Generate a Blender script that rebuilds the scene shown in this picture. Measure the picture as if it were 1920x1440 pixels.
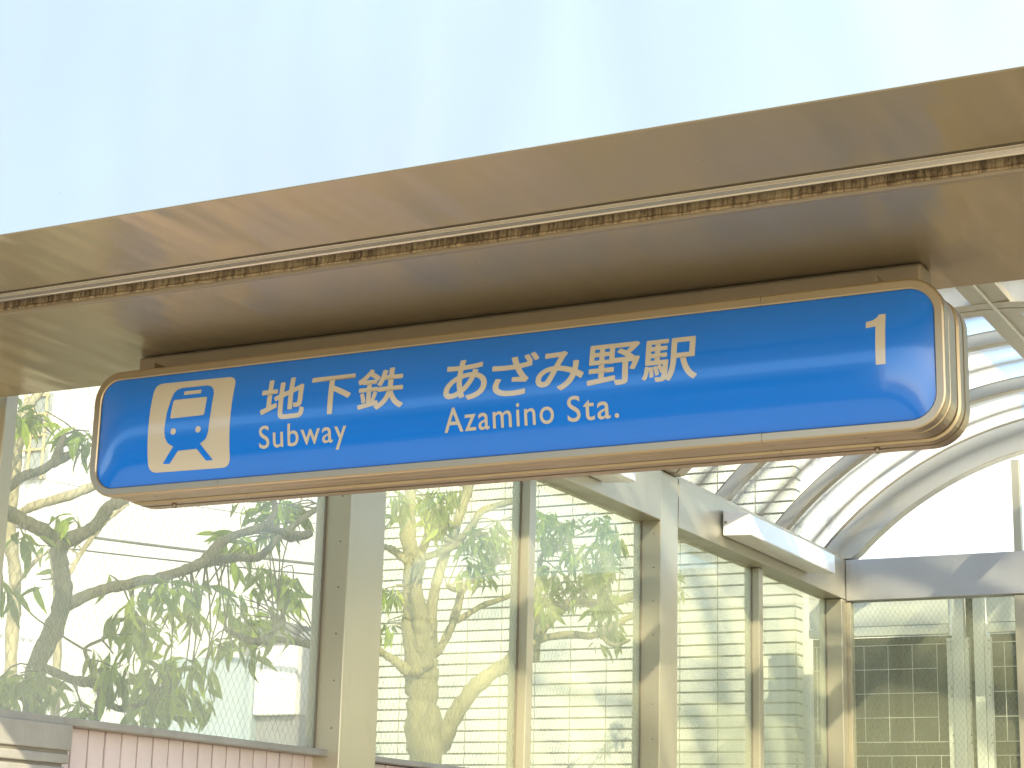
import bpy, bmesh, math, random
from mathutils import Vector, Matrix

for o in list(bpy.data.objects):
    bpy.data.objects.remove(o)
scene = bpy.context.scene
COL = scene.collection
E = 1.6                                   # height of the photographer's eye above the paving
R = math.radians

# ------------------------------------------------------------------ camera
cam = bpy.data.cameras.new('camera')
cam.sensor_width = 36.0
cam.lens = 67.9922
cam.clip_start = 0.05
cam.clip_end = 2000
camera = bpy.data.objects.new('camera', cam)
COL.objects.link(camera)
camera.matrix_world = Matrix([[0.8880274, 0.0919147, 0.4505096, 0.0], [0.4591242, -0.2299917, -0.8580844, 0.0], [0.0247429, 0.9688424, -0.2464392, 1.6], [0.0, 0.0, 0.0, 1.0]])
scene.camera = camera

# ------------------------------------------------------------------ sky, sun, exposure
SUN_EL, SUN_AZ = 31.0, 40.0               # azimuth counted from -Y towards +X
world = bpy.data.worlds.new('World')
scene.world = world
world.use_nodes = True
wn = world.node_tree.nodes
wn.clear()
sky = wn.new('ShaderNodeTexSky')
sky.sky_type = 'NISHITA'
sky.sun_disc = False
sky.sun_elevation = R(SUN_EL)
sky.sun_rotation = R(180.0 - SUN_AZ)
sky.air_density = 1.0
sky.dust_density = 0.9
sky.ozone_density = 1.0
bg = wn.new('ShaderNodeBackground')
bg.inputs[1].default_value = 0.15
wo = wn.new('ShaderNodeOutputWorld')
world.node_tree.links.new(sky.outputs[0], bg.inputs[0])
world.node_tree.links.new(bg.outputs[0], wo.inputs[0])

S = Vector((math.sin(R(SUN_AZ)) * math.cos(R(SUN_EL)), -math.cos(R(SUN_AZ)) * math.cos(R(SUN_EL)), math.sin(R(SUN_EL))))
sl = bpy.data.lights.new('sun', 'SUN')
sl.energy = 3.2
sl.angle = R(0.53)
sl.color = (1.0, 0.88, 0.62)
sun = bpy.data.objects.new('sun', sl)
sun.rotation_euler = S.to_track_quat('Z', 'Y').to_euler()
sun.location = S * 40
COL.objects.link(sun)

scene.view_settings.view_transform = 'Standard'
scene.view_settings.look = 'None'
scene.view_settings.gamma = 1.0
scene.view_settings.use_curve_mapping = False
scene.view_settings.exposure = 1.6
scene.cycles.max_bounces = 10
scene.cycles.diffuse_bounces = 4
scene.cycles.glossy_bounces = 5
scene.cycles.transparent_max_bounces = 40
scene.cycles.use_denoising = True
scene.cycles.sample_clamp_indirect = 8.0

# ------------------------------------------------------------------ materials
class NT:
    def __init__(self, name):
        self.m = bpy.data.materials.new(name)
        self.m.use_nodes = True
        self.t = self.m.node_tree
        self.t.nodes.clear()
        self.out = self.n('OutputMaterial')
    def n(self, kind, **kw):
        nd = self.t.nodes.new('ShaderNode' + kind)
        for k, v in kw.items():
            if k.startswith('i_'):
                key = k[2:]
                key = int(key) if key.isdigit() else key.replace('_', ' ')
                nd.inputs[key].default_value = v
            else:
                setattr(nd, k, v)
        return nd
    def l(self, a, b):
        self.t.links.new(a, b)
    def coord(self, scale=(1, 1, 1), space='Object'):
        tc = self.n('TexCoord')
        mp = self.n('Mapping')
        mp.inputs['Scale'].default_value = scale
        self.l(tc.outputs[space], mp.inputs[0])
        return mp.outputs[0]
    def noise(self, scale, vec, detail=4, rough=0.55):
        nz = self.n('TexNoise')
        nz.inputs['Scale'].default_value = scale
        nz.inputs['Detail'].default_value = detail
        nz.inputs['Roughness'].default_value = rough
        self.l(vec, nz.inputs['Vector'])
        return nz.outputs[0]
    def ramp(self, fac, stops):
        rp = self.n('ValToRGB')
        el = rp.color_ramp.elements
        while len(el) < len(stops):
            el.new(0.5)
        for e, (p, c) in zip(el, stops):
            e.position = p
            e.color = (*c, 1) if len(c) == 3 else c
        self.l(fac, rp.inputs[0])
        return rp.outputs[0]
    def rng(self, fac, a, b, c, d):
        mr = self.n('MapRange')
        for i, v in enumerate((a, b, c, d)):
            mr.inputs[i + 1].default_value = v
        self.l(fac, mr.inputs[0])
        return mr.outputs[0]
    def bump(self, h, strength, dist=0.01):
        b = self.n('Bump')
        b.inputs['Strength'].default_value = strength
        b.inputs['Distance'].default_value = dist
        self.l(h, b.inputs['Height'])
        return b.outputs[0]
    def math(self, op, a, b=None):
        m = self.n('Math', operation=op)
        for i, v in enumerate((a, b)):
            if v is None:
                continue
            if isinstance(v, (int, float)):
                m.inputs[i].default_value = v
            else:
                self.l(v, m.inputs[i])
        return m.outputs[0]
    def bsdf(self, **kw):
        p = self.n('BsdfPrincipled')
        for k, v in kw.items():
            key = k.replace('_', ' ')
            if hasattr(v, 'is_output'):
                self.l(v, p.inputs[key])
            else:
                p.inputs[key].default_value = v
        self.l(p.outputs[0], self.out.inputs[0])
        return p

def rgb(c):
    return (*c, 1.0)

def steel(name, col, rough=0.3, aniso=0.7, tangent=None, brush=(3, 400, 400), wear=0.06, stain=0.0, metal=1.0, wave=None, speck=0.0):
    t = NT(name)
    big = t.noise(1.3, t.coord((1, 1, 1)), 3)
    fine = t.noise(1.0, t.coord(brush), 2, 0.7)
    mix = t.n('Mix', data_type='RGBA')
    t.l(t.rng(big, 0.3, 0.7, 0, 1), mix.inputs[0])
    mix.inputs[6].default_value = rgb(col)
    mix.inputs[7].default_value = rgb(tuple(c * (1 - wear) for c in col))
    colo = mix.outputs[2]
    if stain:
        m2 = t.n('Mix', data_type='RGBA')
        sp = t.noise(14, t.coord((1, 1, 0.35)), 6, 0.65)
        t.l(t.rng(sp, 0.58, 0.78, 0, stain), m2.inputs[0])
        t.l(colo, m2.inputs[6])
        m2.inputs[7].default_value = rgb(tuple(c * 0.55 for c in col))
        colo = m2.outputs[2]
    if speck:                               # stray specks of dirt
        m4 = t.n('Mix', data_type='RGBA')
        sk = t.noise(95, t.coord((1, 1, 1)), 2, 0.5)
        where = t.noise(3.5, t.coord((1, 1, 1)), 3, 0.6)
        t.l(t.math('MULTIPLY', t.rng(sk, 0.72, 0.76, 0, speck), t.rng(where, 0.45, 0.65, 0, 1)), m4.inputs[0])
        t.l(colo, m4.inputs[6])
        m4.inputs[7].default_value = (0.05, 0.04, 0.03, 1)
        colo = m4.outputs[2]
    rv = t.math('ADD', t.rng(fine, 0.3, 0.7, rough - 0.02, rough + 0.025), t.rng(big, 0.3, 0.7, -0.03, 0.03))
    p = t.bsdf(Base_Color=colo, Metallic=metal, Roughness=rv, Anisotropic=aniso)
    bn = t.n('Bump')
    bn.inputs['Strength'].default_value = 0.012
    bn.inputs['Distance'].default_value = 0.002
    t.l(fine, bn.inputs['Height'])
    if wave:                                # the sheet is not quite flat: long shallow waves
        b2 = t.n('Bump')
        b2.inputs['Strength'].default_value = 1.0
        b2.inputs['Distance'].default_value = wave[1]
        t.l(t.noise(1.0, t.coord(wave[0]), 3, 0.55), b2.inputs['Height'])
        t.l(b2.outputs[0], bn.inputs['Normal'])
    t.l(bn.outputs[0], p.inputs['Normal'])
    if tangent:
        cx = t.n('CombineXYZ')
        for i in range(3):
            cx.inputs[i].default_value = tangent[i]
        t.l(cx.outputs[0], p.inputs['Tangent'])
    return t.m

def plain(name, col, rough=0.5, var=0.12, scale=6.0, bump=0.0, metallic=0.0, coat=0.0, grime=0.0, gscale=(1, 1, 1)):
    t = NT(name)
    nz = t.noise(scale, t.coord(gscale), 5, 0.6)
    c = t.ramp(nz, [(0.3, tuple(max(0, x * (1 - var)) for x in col)), (0.7, tuple(min(1, x * (1 + var * 0.5)) for x in col))])
    if grime:
        m2 = t.n('Mix', data_type='RGBA')
        g = t.noise(scale * 0.35, t.coord((1, 1, 0.3)), 6, 0.7)
        t.l(t.rng(g, 0.5, 0.75, 0, grime), m2.inputs[0])
        t.l(c, m2.inputs[6])
        m2.inputs[7].default_value = rgb((col[0] * 0.5, col[1] * 0.46, col[2] * 0.4))
        c = m2.outputs[2]
    p = t.bsdf(Base_Color=c, Roughness=rough, Metallic=metallic)
    p.inputs['Coat Weight'].default_value = coat
    if bump:
        t.l(t.bump(t.noise(scale * 8, t.coord((1, 1, 1)), 4), bump, 0.01), p.inputs['Normal'])
    return t.m

def glass(name, tint, dust, dust_col, dscale=2.0, edge=None, rough=0.02):
    """clear pane with a film of dust: schlick mirror + straight transmission + dust that scatters light"""
    t = NT(name)
    tr = t.n('BsdfTransparent')
    tr.inputs[0].default_value = rgb(tint)
    gl = t.n('BsdfGlossy')
    gl.inputs['Roughness'].default_value = rough
    geo = t.n('NewGeometry')
    dot = t.n('VectorMath', operation='DOT_PRODUCT')
    t.l(geo.outputs['Incoming'], dot.inputs[0])
    t.l(geo.outputs['Normal'], dot.inputs[1])
    c = t.math('ABSOLUTE', dot.outputs['Value'])
    f5 = t.math('POWER', t.math('SUBTRACT', 1.0, c), 5.0)
    fr = t.math('ADD', t.math('MULTIPLY', f5, 0.96), 0.04)
    mx = t.n('MixShader')
    t.l(fr, mx.inputs[0])
    t.l(tr.outputs[0], mx.inputs[1])
    t.l(gl.outputs[0], mx.inputs[2])
    df = t.n('BsdfDiffuse')
    df.inputs[0].default_value = rgb(dust_col)
    ts = t.n('BsdfTranslucent')
    ts.inputs[0].default_value = rgb(dust_col)
    dm = t.n('MixShader')
    dm.inputs[0].default_value = 0.45
    t.l(df.outputs[0], dm.inputs[1])
    t.l(ts.outputs[0], dm.inputs[2])
    nz = t.noise(dscale, t.coord((1, 1, 0.6)), 6, 0.6)
    fac = t.rng(nz, 0.3, 0.7, dust * 0.88, dust * 1.12)
    if edge:                                # dirt gathered along the lower edge (height z0..z1), speckled
        sx = t.n('SeparateXYZ')
        tc = t.n('TexCoord')
        t.l(tc.outputs['Object'], sx.inputs[0])
        low = t.rng(sx.outputs[2], edge[0], edge[1], 1.0, 0.0)
        sp = t.noise(90, t.coord((1, 1, 1)), 3, 0.7)
        bl = t.noise(5, t.coord((1, 1, 1)), 3, 0.6)
        k = t.math('MULTIPLY', t.rng(sp, 0.5, 0.58, 0, 1), t.math('MULTIPLY', low, t.rng(bl, 0.42, 0.6, 0, 1)))
        dk = t.n('BsdfDiffuse')
        dk.inputs[0].default_value = (0.06, 0.05, 0.035, 1)
        m3 = t.n('MixShader')
        t.l(t.math('MULTIPLY', k, 0.4), m3.inputs[0])
        t.l(mx.outputs[0], m3.inputs[1])
        t.l(dk.outputs[0], m3.inputs[2])
        base = m3.outputs[0]
    else:
        base = mx.outputs[0]
    fin = t.n('MixShader')
    t.l(fac, fin.inputs[0])
    t.l(base, fin.inputs[1])
    t.l(dm.outputs[0], fin.inputs[2])
    t.l(fin.outputs[0], t.out.inputs[0])
    return t.m

def leaf_mat(name, col, trans, var=0.35):
    t = NT(name)
    oi = t.n('ObjectInfo')
    nz = t.noise(9, t.coord((1, 1, 1), 'Object'), 2)
    rnd = t.math('ADD', t.math('MULTIPLY', oi.outputs['Random'], 0.6), t.math('MULTIPLY', nz, 0.5))
    c = t.ramp(rnd, [(0.2, tuple(x * (1 - var) for x in col)), (0.75, tuple(x * (1 + var) for x in col)), (0.97, (col[0] * 3.2, col[1] * 1.7, col[2] * 1.0))])
    ct = t.ramp(rnd, [(0.2, tuple(x * (1 - var) for x in trans)), (0.8, tuple(x * (1 + var) for x in trans))])
    d = t.n('BsdfPrincipled')
    d.inputs['Roughness'].default_value = 0.55
    d.inputs['Specular IOR Level'].default_value = 0.3
    t.l(c, d.inputs['Base Color'])
    ts = t.n('BsdfTranslucent')
    t.l(ct, ts.inputs[0])
    mx = t.n('MixShader')
    mx.inputs[0].default_value = 0.42
    t.l(d.outputs[0], mx.inputs[1])
    t.l(ts.outputs[0], mx.inputs[2])
    t.l(mx.outputs[0], t.out.inputs[0])
    return t.m

def bark_mat(name, a, b):
    t = NT(name)
    nz = t.noise(16, t.coord((1, 1, 0.35)), 7, 0.65)
    c = t.ramp(nz, [(0.3, a), (0.62, b), (0.75, tuple(min(1, x * 1.35) for x in b))])
    p = t.bsdf(Base_Color=c, Roughness=0.85)
    t.l(t.bump(t.noise(55, t.coord((1, 1, 0.5)), 6, 0.7), 0.9, 0.02), p.inputs['Normal'])
    return t.m

def dirt_mat(name):
    t = NT(name)
    v = t.noise(1.0, t.coord((150, 1, 22)), 5, 0.75)
    w = t.noise(1.0, t.coord((9, 1, 3)), 3, 0.6)
    s = t.math('ADD', t.math('MULTIPLY', v, 0.80), t.math('MULTIPLY', w, 0.20))
    c = t.ramp(s, [(0.34, (0.060, 0.040, 0.022)), (0.45, (0.15, 0.105, 0.058)), (0.53, (0.30, 0.225, 0.13)), (0.72, (0.46, 0.37, 0.24))])
    p = t.bsdf(Base_Color=c, Roughness=0.8)
    t.l(t.bump(v, 0.5, 0.004), p.inputs['Normal'])
    return t.m

M = {}
M['fascia'] = steel('brushed_fascia', (0.57, 0.645, 0.70), 0.37, 0.75, (0, 0, 1), (2, 1, 420), 0.04, 0.03, 0.78, ((1.1, 1, 0.3), 0.050), 0.35)
M['soffit'] = steel('brushed_soffit', (0.47, 0.40, 0.275), 0.33, 0.87, (0, 1, 0), (1.2, 520, 1), 0.08, 0.08, 0.84, ((3.4, 0.5, 1), 0.030), 0.5)
M['trim'] = steel('satin_trim', (0.60, 0.56, 0.50), 0.25, 0.5, (0, 1, 0), (2, 300, 300), 0.06)
M['dirt'] = dirt_mat('stained_channel')
M['rim'] = steel('champagne_rim', (0.46, 0.375, 0.255), 0.38, 0.0, None, (2, 200, 200), 0.05)
M['rimdark'] = plain('rim_groove_shade', (0.09, 0.075, 0.055), 0.5)
M['mount'] = steel('dull_mount', (0.34, 0.285, 0.21), 0.5, 0.0, None, (2, 100, 100), 0.1, 0.0, 0.6)
M['post'] = steel('satin_post', (0.50, 0.465, 0.355), 0.36, 0.6, (1, 1, 0), (90, 90, 2), 0.08, 0.25, 0.65)
M['beam'] = steel('satin_beam', (0.49, 0.465, 0.38), 0.40, 0.5, (0, 0, 1), (2, 2, 90), 0.10, 0.30, 0.7)
M['beamback'] = steel('satin_end_beam', (0.50, 0.50, 0.49), 0.42, 0.5, (0, 0, 1), (2, 2, 90), 0.08, 0.25, 0.7)
M['rib'] = steel('satin_rib', (0.52, 0.485, 0.41), 0.42, 0.2, None, (20, 20, 20), 0.12, 0.35, 0.75)
M['gasket'] = plain('dark_gasket', (0.20, 0.18, 0.135), 0.5)
M['sill'] = plain('weathered_sill', (0.40, 0.39, 0.355), 0.55, 0.15, 9, 0.15, 0.3, 0, 0.45)
M['pink'] = plain('pink_glazed_tile', (0.64, 0.545, 0.55), 0.32, 0.07, 4, 0.03, 0, 0.15, 0.10)
M['mortar'] = plain('dark_joint', (0.025, 0.022, 0.02), 0.9, 0.3, 30)
M['whitetile'] = plain('white_glazed_tile', (0.60, 0.63, 0.535), 0.32, 0.05, 3, 0.02, 0, 0.1, 0.10)
M['grout'] = plain('grey_joint', (0.20, 0.20, 0.165), 0.9, 0.25, 20)
M['render'] = plain('white_render', (0.76, 0.77, 0.74), 0.7, 0.05, 2, 0.05, 0, 0, 0.08)
M['blueface'] = plain('blue_sign_film', (0.002, 0.148, 0.60), 0.15, 0.05, 3, 0, 0, 0.40)
M['white'] = plain('white_sign_film', (0.47, 0.415, 0.32), 0.2, 0.03, 5, 0, 0, 0.4)
M['screw'] = plain('screw_steel', (0.30, 0.26, 0.22), 0.35, 0.1, 40, 0, 1.0)
M['acrylic'] = plain('opal_acrylic', (0.84, 0.84, 0.85), 0.22, 0.03, 5, 0, 0, 0.5)
M['dusty'] = glass('very_dusty_wire_glass', (0.97, 0.985, 0.96), 0.21, (0.94, 0.955, 0.74), 1.4)
M['clear'] = glass('dusty_wire_glass', (0.975, 0.99, 0.965), 0.215, (0.93, 0.955, 0.62), 1.2)
M['clearend'] = glass('end_wire_glass', (0.975, 0.99, 0.965), 0.10, (0.90, 0.94, 0.64), 1.2)
M['roofglass'] = glass('roof_glass', (0.98, 0.99, 0.985), 0.03, (0.88, 0.88, 0.86), 3.0, (E + 1.62, E + 1.92), 0.3)
M['arched'] = glass('lunette_glass', (0.98, 0.99, 0.985), 0.05, (0.88, 0.88, 0.86), 3.0)
M['wire'] = plain('mesh_wire', (0.24, 0.235, 0.19), 0.5, 0.1, 10, 0, 0.6)
M['bark'] = bark_mat('grey_bark', (0.19, 0.175, 0.08), (0.31, 0.285, 0.135))
M['barkdark'] = bark_mat('shaded_bark', (0.035, 0.034, 0.022), (0.095, 0.088, 0.055))  # bark darkened to hold the shade this tree stands in
M['barkpale'] = bark_mat('pale_bark', (0.26, 0.23, 0.13), (0.50, 0.44, 0.27))
M['leaf'] = leaf_mat('evergreen_leaf', (0.075, 0.125, 0.014), (0.30, 0.44, 0.022))
M['leafy'] = leaf_mat('young_leaf', (0.17, 0.25, 0.016), (0.55, 0.72, 0.03))
M['cable'] = plain('black_cable', (0.10, 0.11, 0.11), 0.6)
M['bluecable'] = plain('blue_cable', (0.05, 0.20, 0.42), 0.5)
M['window'] = plain('dark_window', (0.035, 0.040, 0.038), 0.12, 0.2, 1.5)
M['cream'] = plain('cream_steel', (0.72, 0.735, 0.66), 0.45, 0.05, 4, 0, 0, 0.1, 0.08)
M['gridwire'] = plain('white_wire', (0.72, 0.70, 0.62), 0.4, 0.05, 10)
M['housewall'] = plain('white_house_wall', (0.80, 0.79, 0.76), 0.8, 0.05, 2, 0.1, 0, 0, 0.05)
M['blockwall'] = plain('shaded_block', (0.33, 0.40, 0.43), 0.8, 0.07, 2, 0.1, 0, 0, 0.12)  # white wall tinted blue grey, its shade put into the colour
M['roofgrey'] = plain('slate_roof', (0.20, 0.20, 0.20), 0.7, 0.2, 8, 0.2)
M['brass'] = plain('yellowed_bar', (0.62, 0.50, 0.25), 0.5)
M['panegrey'] = plain('grey_pane', (0.30, 0.33, 0.33), 0.1)
M['red'] = plain('red_canvas', (0.55, 0.05, 0.04), 0.6)

def paving():
    t = NT('tan_paving')
    br = t.n('TexBrick')
    br.inputs['Scale'].default_value = 1.0
    br.inputs['Brick Width'].default_value = 0.3
    br.inputs['Row Height'].default_value = 0.3
    br.inputs['Mortar Size'].default_value = 0.006
    br.inputs['Color1'].default_value = (0.42, 0.36, 0.235, 1)
    br.inputs['Color2'].default_value = (0.48, 0.415, 0.28, 1)
    br.inputs['Mortar'].default_value = (0.16, 0.13, 0.10, 1)
    t.l(t.coord((1, 1, 1)), br.inputs['Vector'])
    nz = t.noise(1.1, t.coord((1, 1, 1)), 6)
    mx = t.n('Mix', data_type='RGBA', blend_type='MULTIPLY')
    mx.inputs[0].default_value = 1.0
    t.l(br.outputs[0], mx.inputs[6])
    t.l(t.ramp(nz, [(0.3, (0.75, 0.74, 0.72)), (0.7, (1, 1, 1))]), mx.inputs[7])
    t.bsdf(Base_Color=mx.outputs[2], Roughness=0.75)
    return t.m
M['paving'] = paving()
M['asphalt'] = plain('asphalt', (0.055, 0.054, 0.052), 0.85, 0.2, 20, 0.3)

# ------------------------------------------------------------------ mesh helpers
class MB:
    def __init__(self):
        self.v, self.f = [], []
    def add(self, verts, faces):
        n = len(self.v)
        self.v += [tuple(p) for p in verts]
        self.f += [tuple(i + n for i in q) for q in faces]
        return self
    def box(self, x0, x1, y0, y1, z0, z1):
        return self.add([(x0, y0, z0), (x1, y0, z0), (x1, y1, z0), (x0, y1, z0), (x0, y0, z1), (x1, y0, z1), (x1, y1, z1), (x0, y1, z1)],
                        [(0, 3, 2, 1), (4, 5, 6, 7), (0, 1, 5, 4), (1, 2, 6, 5), (2, 3, 7, 6), (3, 0, 4, 7)])
    def prism_x(self, prof, x0, x1):           # closed profile of (y, z)
        n = len(prof)
        vs = [(x0, y, z) for y, z in prof] + [(x1, y, z) for y, z in prof]
        fs = [(i, (i + 1) % n, n + (i + 1) % n, n + i) for i in range(n)]
        return self.add(vs, fs + [tuple(range(n - 1, -1, -1)), tuple(range(n, 2 * n))])
    def prism_y(self, prof, y0, y1):           # closed profile of (x, z)
        n = len(prof)
        vs = [(x, y0, z) for x, z in prof] + [(x, y1, z) for x, z in prof]
        fs = [(i, n + i, n + (i + 1) % n, (i + 1) % n) for i in range(n)]
        return self.add(vs, fs + [tuple(range(n)), tuple(range(2 * n - 1, n - 1, -1))])
    def tube(self, pts, rad, seg=8, cap=True, jit=0.0, rng=None):
        pts = [Vector(p) for p in pts]
        n = len(pts)
        rad = [rad] * n if isinstance(rad, (int, float)) else rad
        b = len(self.v)
        up = None
        for i, p in enumerate(pts):
            d = (pts[min(i + 1, n - 1)] - pts[max(i - 1, 0)]).normalized()
            if up is None:
                up = d.orthogonal().normalized()
            up = (up - d * up.dot(d)).normalized()
            sd = d.cross(up)
            for k in range(seg):
                a = 2 * math.pi * k / seg
                r = rad[i] * (1 + (rng.uniform(-jit, jit) if rng else 0))
                self.v.append(tuple(p + (up * math.cos(a) + sd * math.sin(a)) * r))
        for i in range(n - 1):
            for k in range(seg):
                k2 = (k + 1) % seg
                self.f.append((b + i * seg + k, b + i * seg + k2, b + (i + 1) * seg + k2, b + (i + 1) * seg + k))
        if cap:
            self.f.append(tuple(b + k for k in range(seg - 1, -1, -1)))
            self.f.append(tuple(b + (n - 1) * seg + k for k in range(seg)))
        return self
    def mesh(self, name, mat, bevel=0.0, smooth=False, recalc=True, seg=2):
        me = bpy.data.meshes.new(name)
        me.from_pydata(self.v, [], self.f)
        bm = bmesh.new()
        bm.from_mesh(me)
        if recalc:
            bmesh.ops.recalc_face_normals(bm, faces=bm.faces)
        if bevel:
            ed = [e for e in bm.edges if len(e.link_faces) == 2 and e.calc_face_angle(0) > 0.6]
            bmesh.ops.bevel(bm, geom=ed, offset=bevel, segments=seg, profile=0.5, affect='EDGES', clamp_overlap=True)
        if smooth:
            for f in bm.faces:
                f.smooth = True
        bm.to_mesh(me)
        bm.free()
        me.materials.append(mat)
        return me
    def build(self, name, mat, parent=None, bevel=0.0, smooth=False, kind=None, seg=2):
        me = self.mesh(name, mat, bevel, smooth, True, seg)
        return link(name, me, parent, kind)

def link(name, me, parent=None, kind=None):
    o = bpy.data.objects.new(name, me)
    COL.objects.link(o)
    if parent is not None:
        o.parent = parent
        if parent.parent is None:
            o.matrix_parent_inverse = Matrix.Translation(-parent.location)
        else:
            o.matrix_parent_inverse = Matrix.Translation(-parent.parent.location)
    if kind:
        o['kind'] = kind
    return o

def thing(name, label, cat, loc=(0, 0, 0), group=None):
    o = bpy.data.objects.new(name, None)
    o.empty_display_size = 0.1
    COL.objects.link(o)
    o.location = loc
    o['label'] = label
    o['category'] = cat
    o['kind'] = 'thing'
    if group:
        o['group'] = group
    return o

def tag(o, label, cat, group=None):
    o['label'] = label
    o['category'] = cat
    o['kind'] = 'thing'
    if group:
        o['group'] = group
    return o

# link(): a direct child keeps world coordinates; a sub-part's parent is itself unmoved, so identity is enough there
def sub(name, me, parent, kind=None):
    o = bpy.data.objects.new(name, me)
    COL.objects.link(o)
    o.parent = parent
    if kind:
        o['kind'] = kind
    return o

# ------------------------------------------------------------------ ground
g = MB()
g.add([(-400, -400, 0), (400, -400, 0), (400, 400, 0), (-400, 400, 0)], [(0, 1, 2, 3)])
g.build('ground', M['paving'], kind='structure')
r = MB()
r.add([(-400, -17, 0.004), (400, -17, 0.004), (400, -9, 0.004), (-400, -9, 0.004)], [(0, 1, 2, 3)])
r.build('road', M['asphalt'], kind='structure')

# ------------------------------------------------------------------ canopy: fascia, drip channel, soffit
CX0, CX1 = -4.3, 1.3
can = thing('canopy', 'brushed steel canopy edge over the blue station sign, with a dirty drip channel under it', 'canopy', (-1.6, 2.8, E + 1.05))
ZS = E + 1.05
ZP = E + 1.035
MB().prism_x([(2.400, ZS), (2.400, E + 2.14), (2.43, E + 2.14), (2.43, ZS + 0.03), (2.403, ZS + 0.002)], CX0, CX1).build('fascia', M['fascia'], can, 0.0015)
MB().prism_x([(2.4035, ZS), (2.664, ZS), (2.664, ZS + 0.014), (2.4035, ZS + 0.014)], CX0, CX1).build('soffit_strip', M['soffit'], can, 0.001)
MB().box(CX0, CX1, 2.6641, 2.6759, ZS + 0.006, ZS + 0.014).build('shadow_joint', M['gasket'], can)
MB().prism_x([(2.676, ZS + 0.014), (2.676, ZS), (2.688, ZS), (2.6895, ZS - 0.0075), (2.6915, ZS - 0.009), (2.699, ZS - 0.009), (2.699, ZS + 0.014)], CX0, CX1).build('drip_trim', M['trim'], can, 0.0006)
YR = 2.712
MB().prism_x([(YR, ZS - 0.0185), (YR, ZS + 0.02), (YR + 0.02, ZS + 0.02), (YR + 0.02, ZS - 0.0185)], CX0, CX1).build('drip_channel', M['dirt'], can)
# lumpy sealant bead at the foot of the channel
rr = random.Random(5)
bp_ = [(CX0 + i * 0.02, YR - 0.001 + rr.uniform(-0.001, 0.001), ZS - 0.0185 + rr.uniform(-0.0008, 0.0008)) for i in range(int((CX1 - CX0) / 0.02) + 1)]
MB().tube(bp_, [0.0026 + rr.uniform(-0.0009, 0.0009) for _ in bp_], 6).build('sealant_bead', M['dirt'], can, 0, True)
MB().prism_x([(YR + 0.0035, ZS - 0.019), (YR + 0.005, ZP - 0.010), (YR + 0.018, ZP - 0.010), (YR + 0.018, ZS - 0.004), (YR + 0.004, ZS - 0.004)], CX0, CX1).build('channel_lip', M['mount'], can, 0.0002)
MB().box(CX0, CX1, YR + 0.0185, 3.268, ZP - 0.003, ZP + 0.02).build('soffit_panel', M['soffit'], can)
MB().box(CX0, CX1, 3.262, 3.2685, ZP + 0.0205, E + 2.339).build('back_flange', M['trim'], can)
MB().box(CX0, CX1, 2.4305, 3.262, E + 2.08, E + 2.14).build('top_sheet', M['beam'], can)

# ------------------------------------------------------------------ the sign
YF, DEP = 3.02, 0.155
SX0, SX1, SZ0, SZ1 = -2.5525, -0.789, E + 0.7196, E + 0.9792
sg = thing('subway_sign', 'long blue station sign with white Japanese and English lettering and the number 1', 'sign', ((SX0 + SX1) / 2, YF + DEP / 2, SZ1))

def rrect(x0, x1, z0, z1, rad, n=10):
    pts = []
    for cx, cz, a0 in ((x1 - rad, z1 - rad, 0), (x0 + rad, z1 - rad, 90), (x0 + rad, z0 + rad, 180), (x1 - rad, z0 + rad, 270)):
        for i in range(n + 1):
            a = R(a0 + 90 * i / n)
            pts.append((cx + rad * math.cos(a), cz + rad * math.sin(a)))
    return pts

def sweep(mb, prof, sel=None):
    """prof: list of (inset, y); the ring runs round the rounded rectangle; sel clips in x"""
    rings = []
    for ins, y in prof:
        pts = rrect(SX0 + ins, SX1 - ins, SZ0 + ins, SZ1 - ins, max(0.062 - ins, 0.004))
        rings.append([(x, y, z) for x, z in pts])
    n = len(rings[0])
    b = len(mb.v)
    for rg in rings:
        mb.v += rg
    for i in range(len(rings) - 1):
        for k in range(n):
            k2 = (k + 1) % n
            mb.f.append((b + i * n + k, b + i * n + k2, b + (i + 1) * n + k2, b + (i + 1) * n + k))

INS = 0.0178
prof = [(INS, YF + 0.014), (INS, YF + 0.002), (INS - 0.002, YF), (0.004, YF), (0.0012, YF + 0.001), (0, YF + 0.004), (0, YF + 0.024), (0.0012, YF + 0.0252),
        (0.016, YF + 0.0260), (0.016, YF + 0.0390), (0.006, YF + 0.0400), (0.0035, YF + 0.0412), (0.003, YF + 0.0440), (0.003, YF + 0.078), (0.0042, YF + 0.0792),
        (0.019, YF + 0.080), (0.019, YF + 0.096), (0.006, YF + 0.097), (0.0015, YF + 0.099), (0.001, YF + 0.102), (0.001, YF + 0.118), (0.009, YF + 0.1185), (0.009, YF + 0.1235), (0, YF + 0.124), (0, YF + 0.150), (0.004, YF + 0.155), (0.03, YF + 0.155)]

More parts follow.
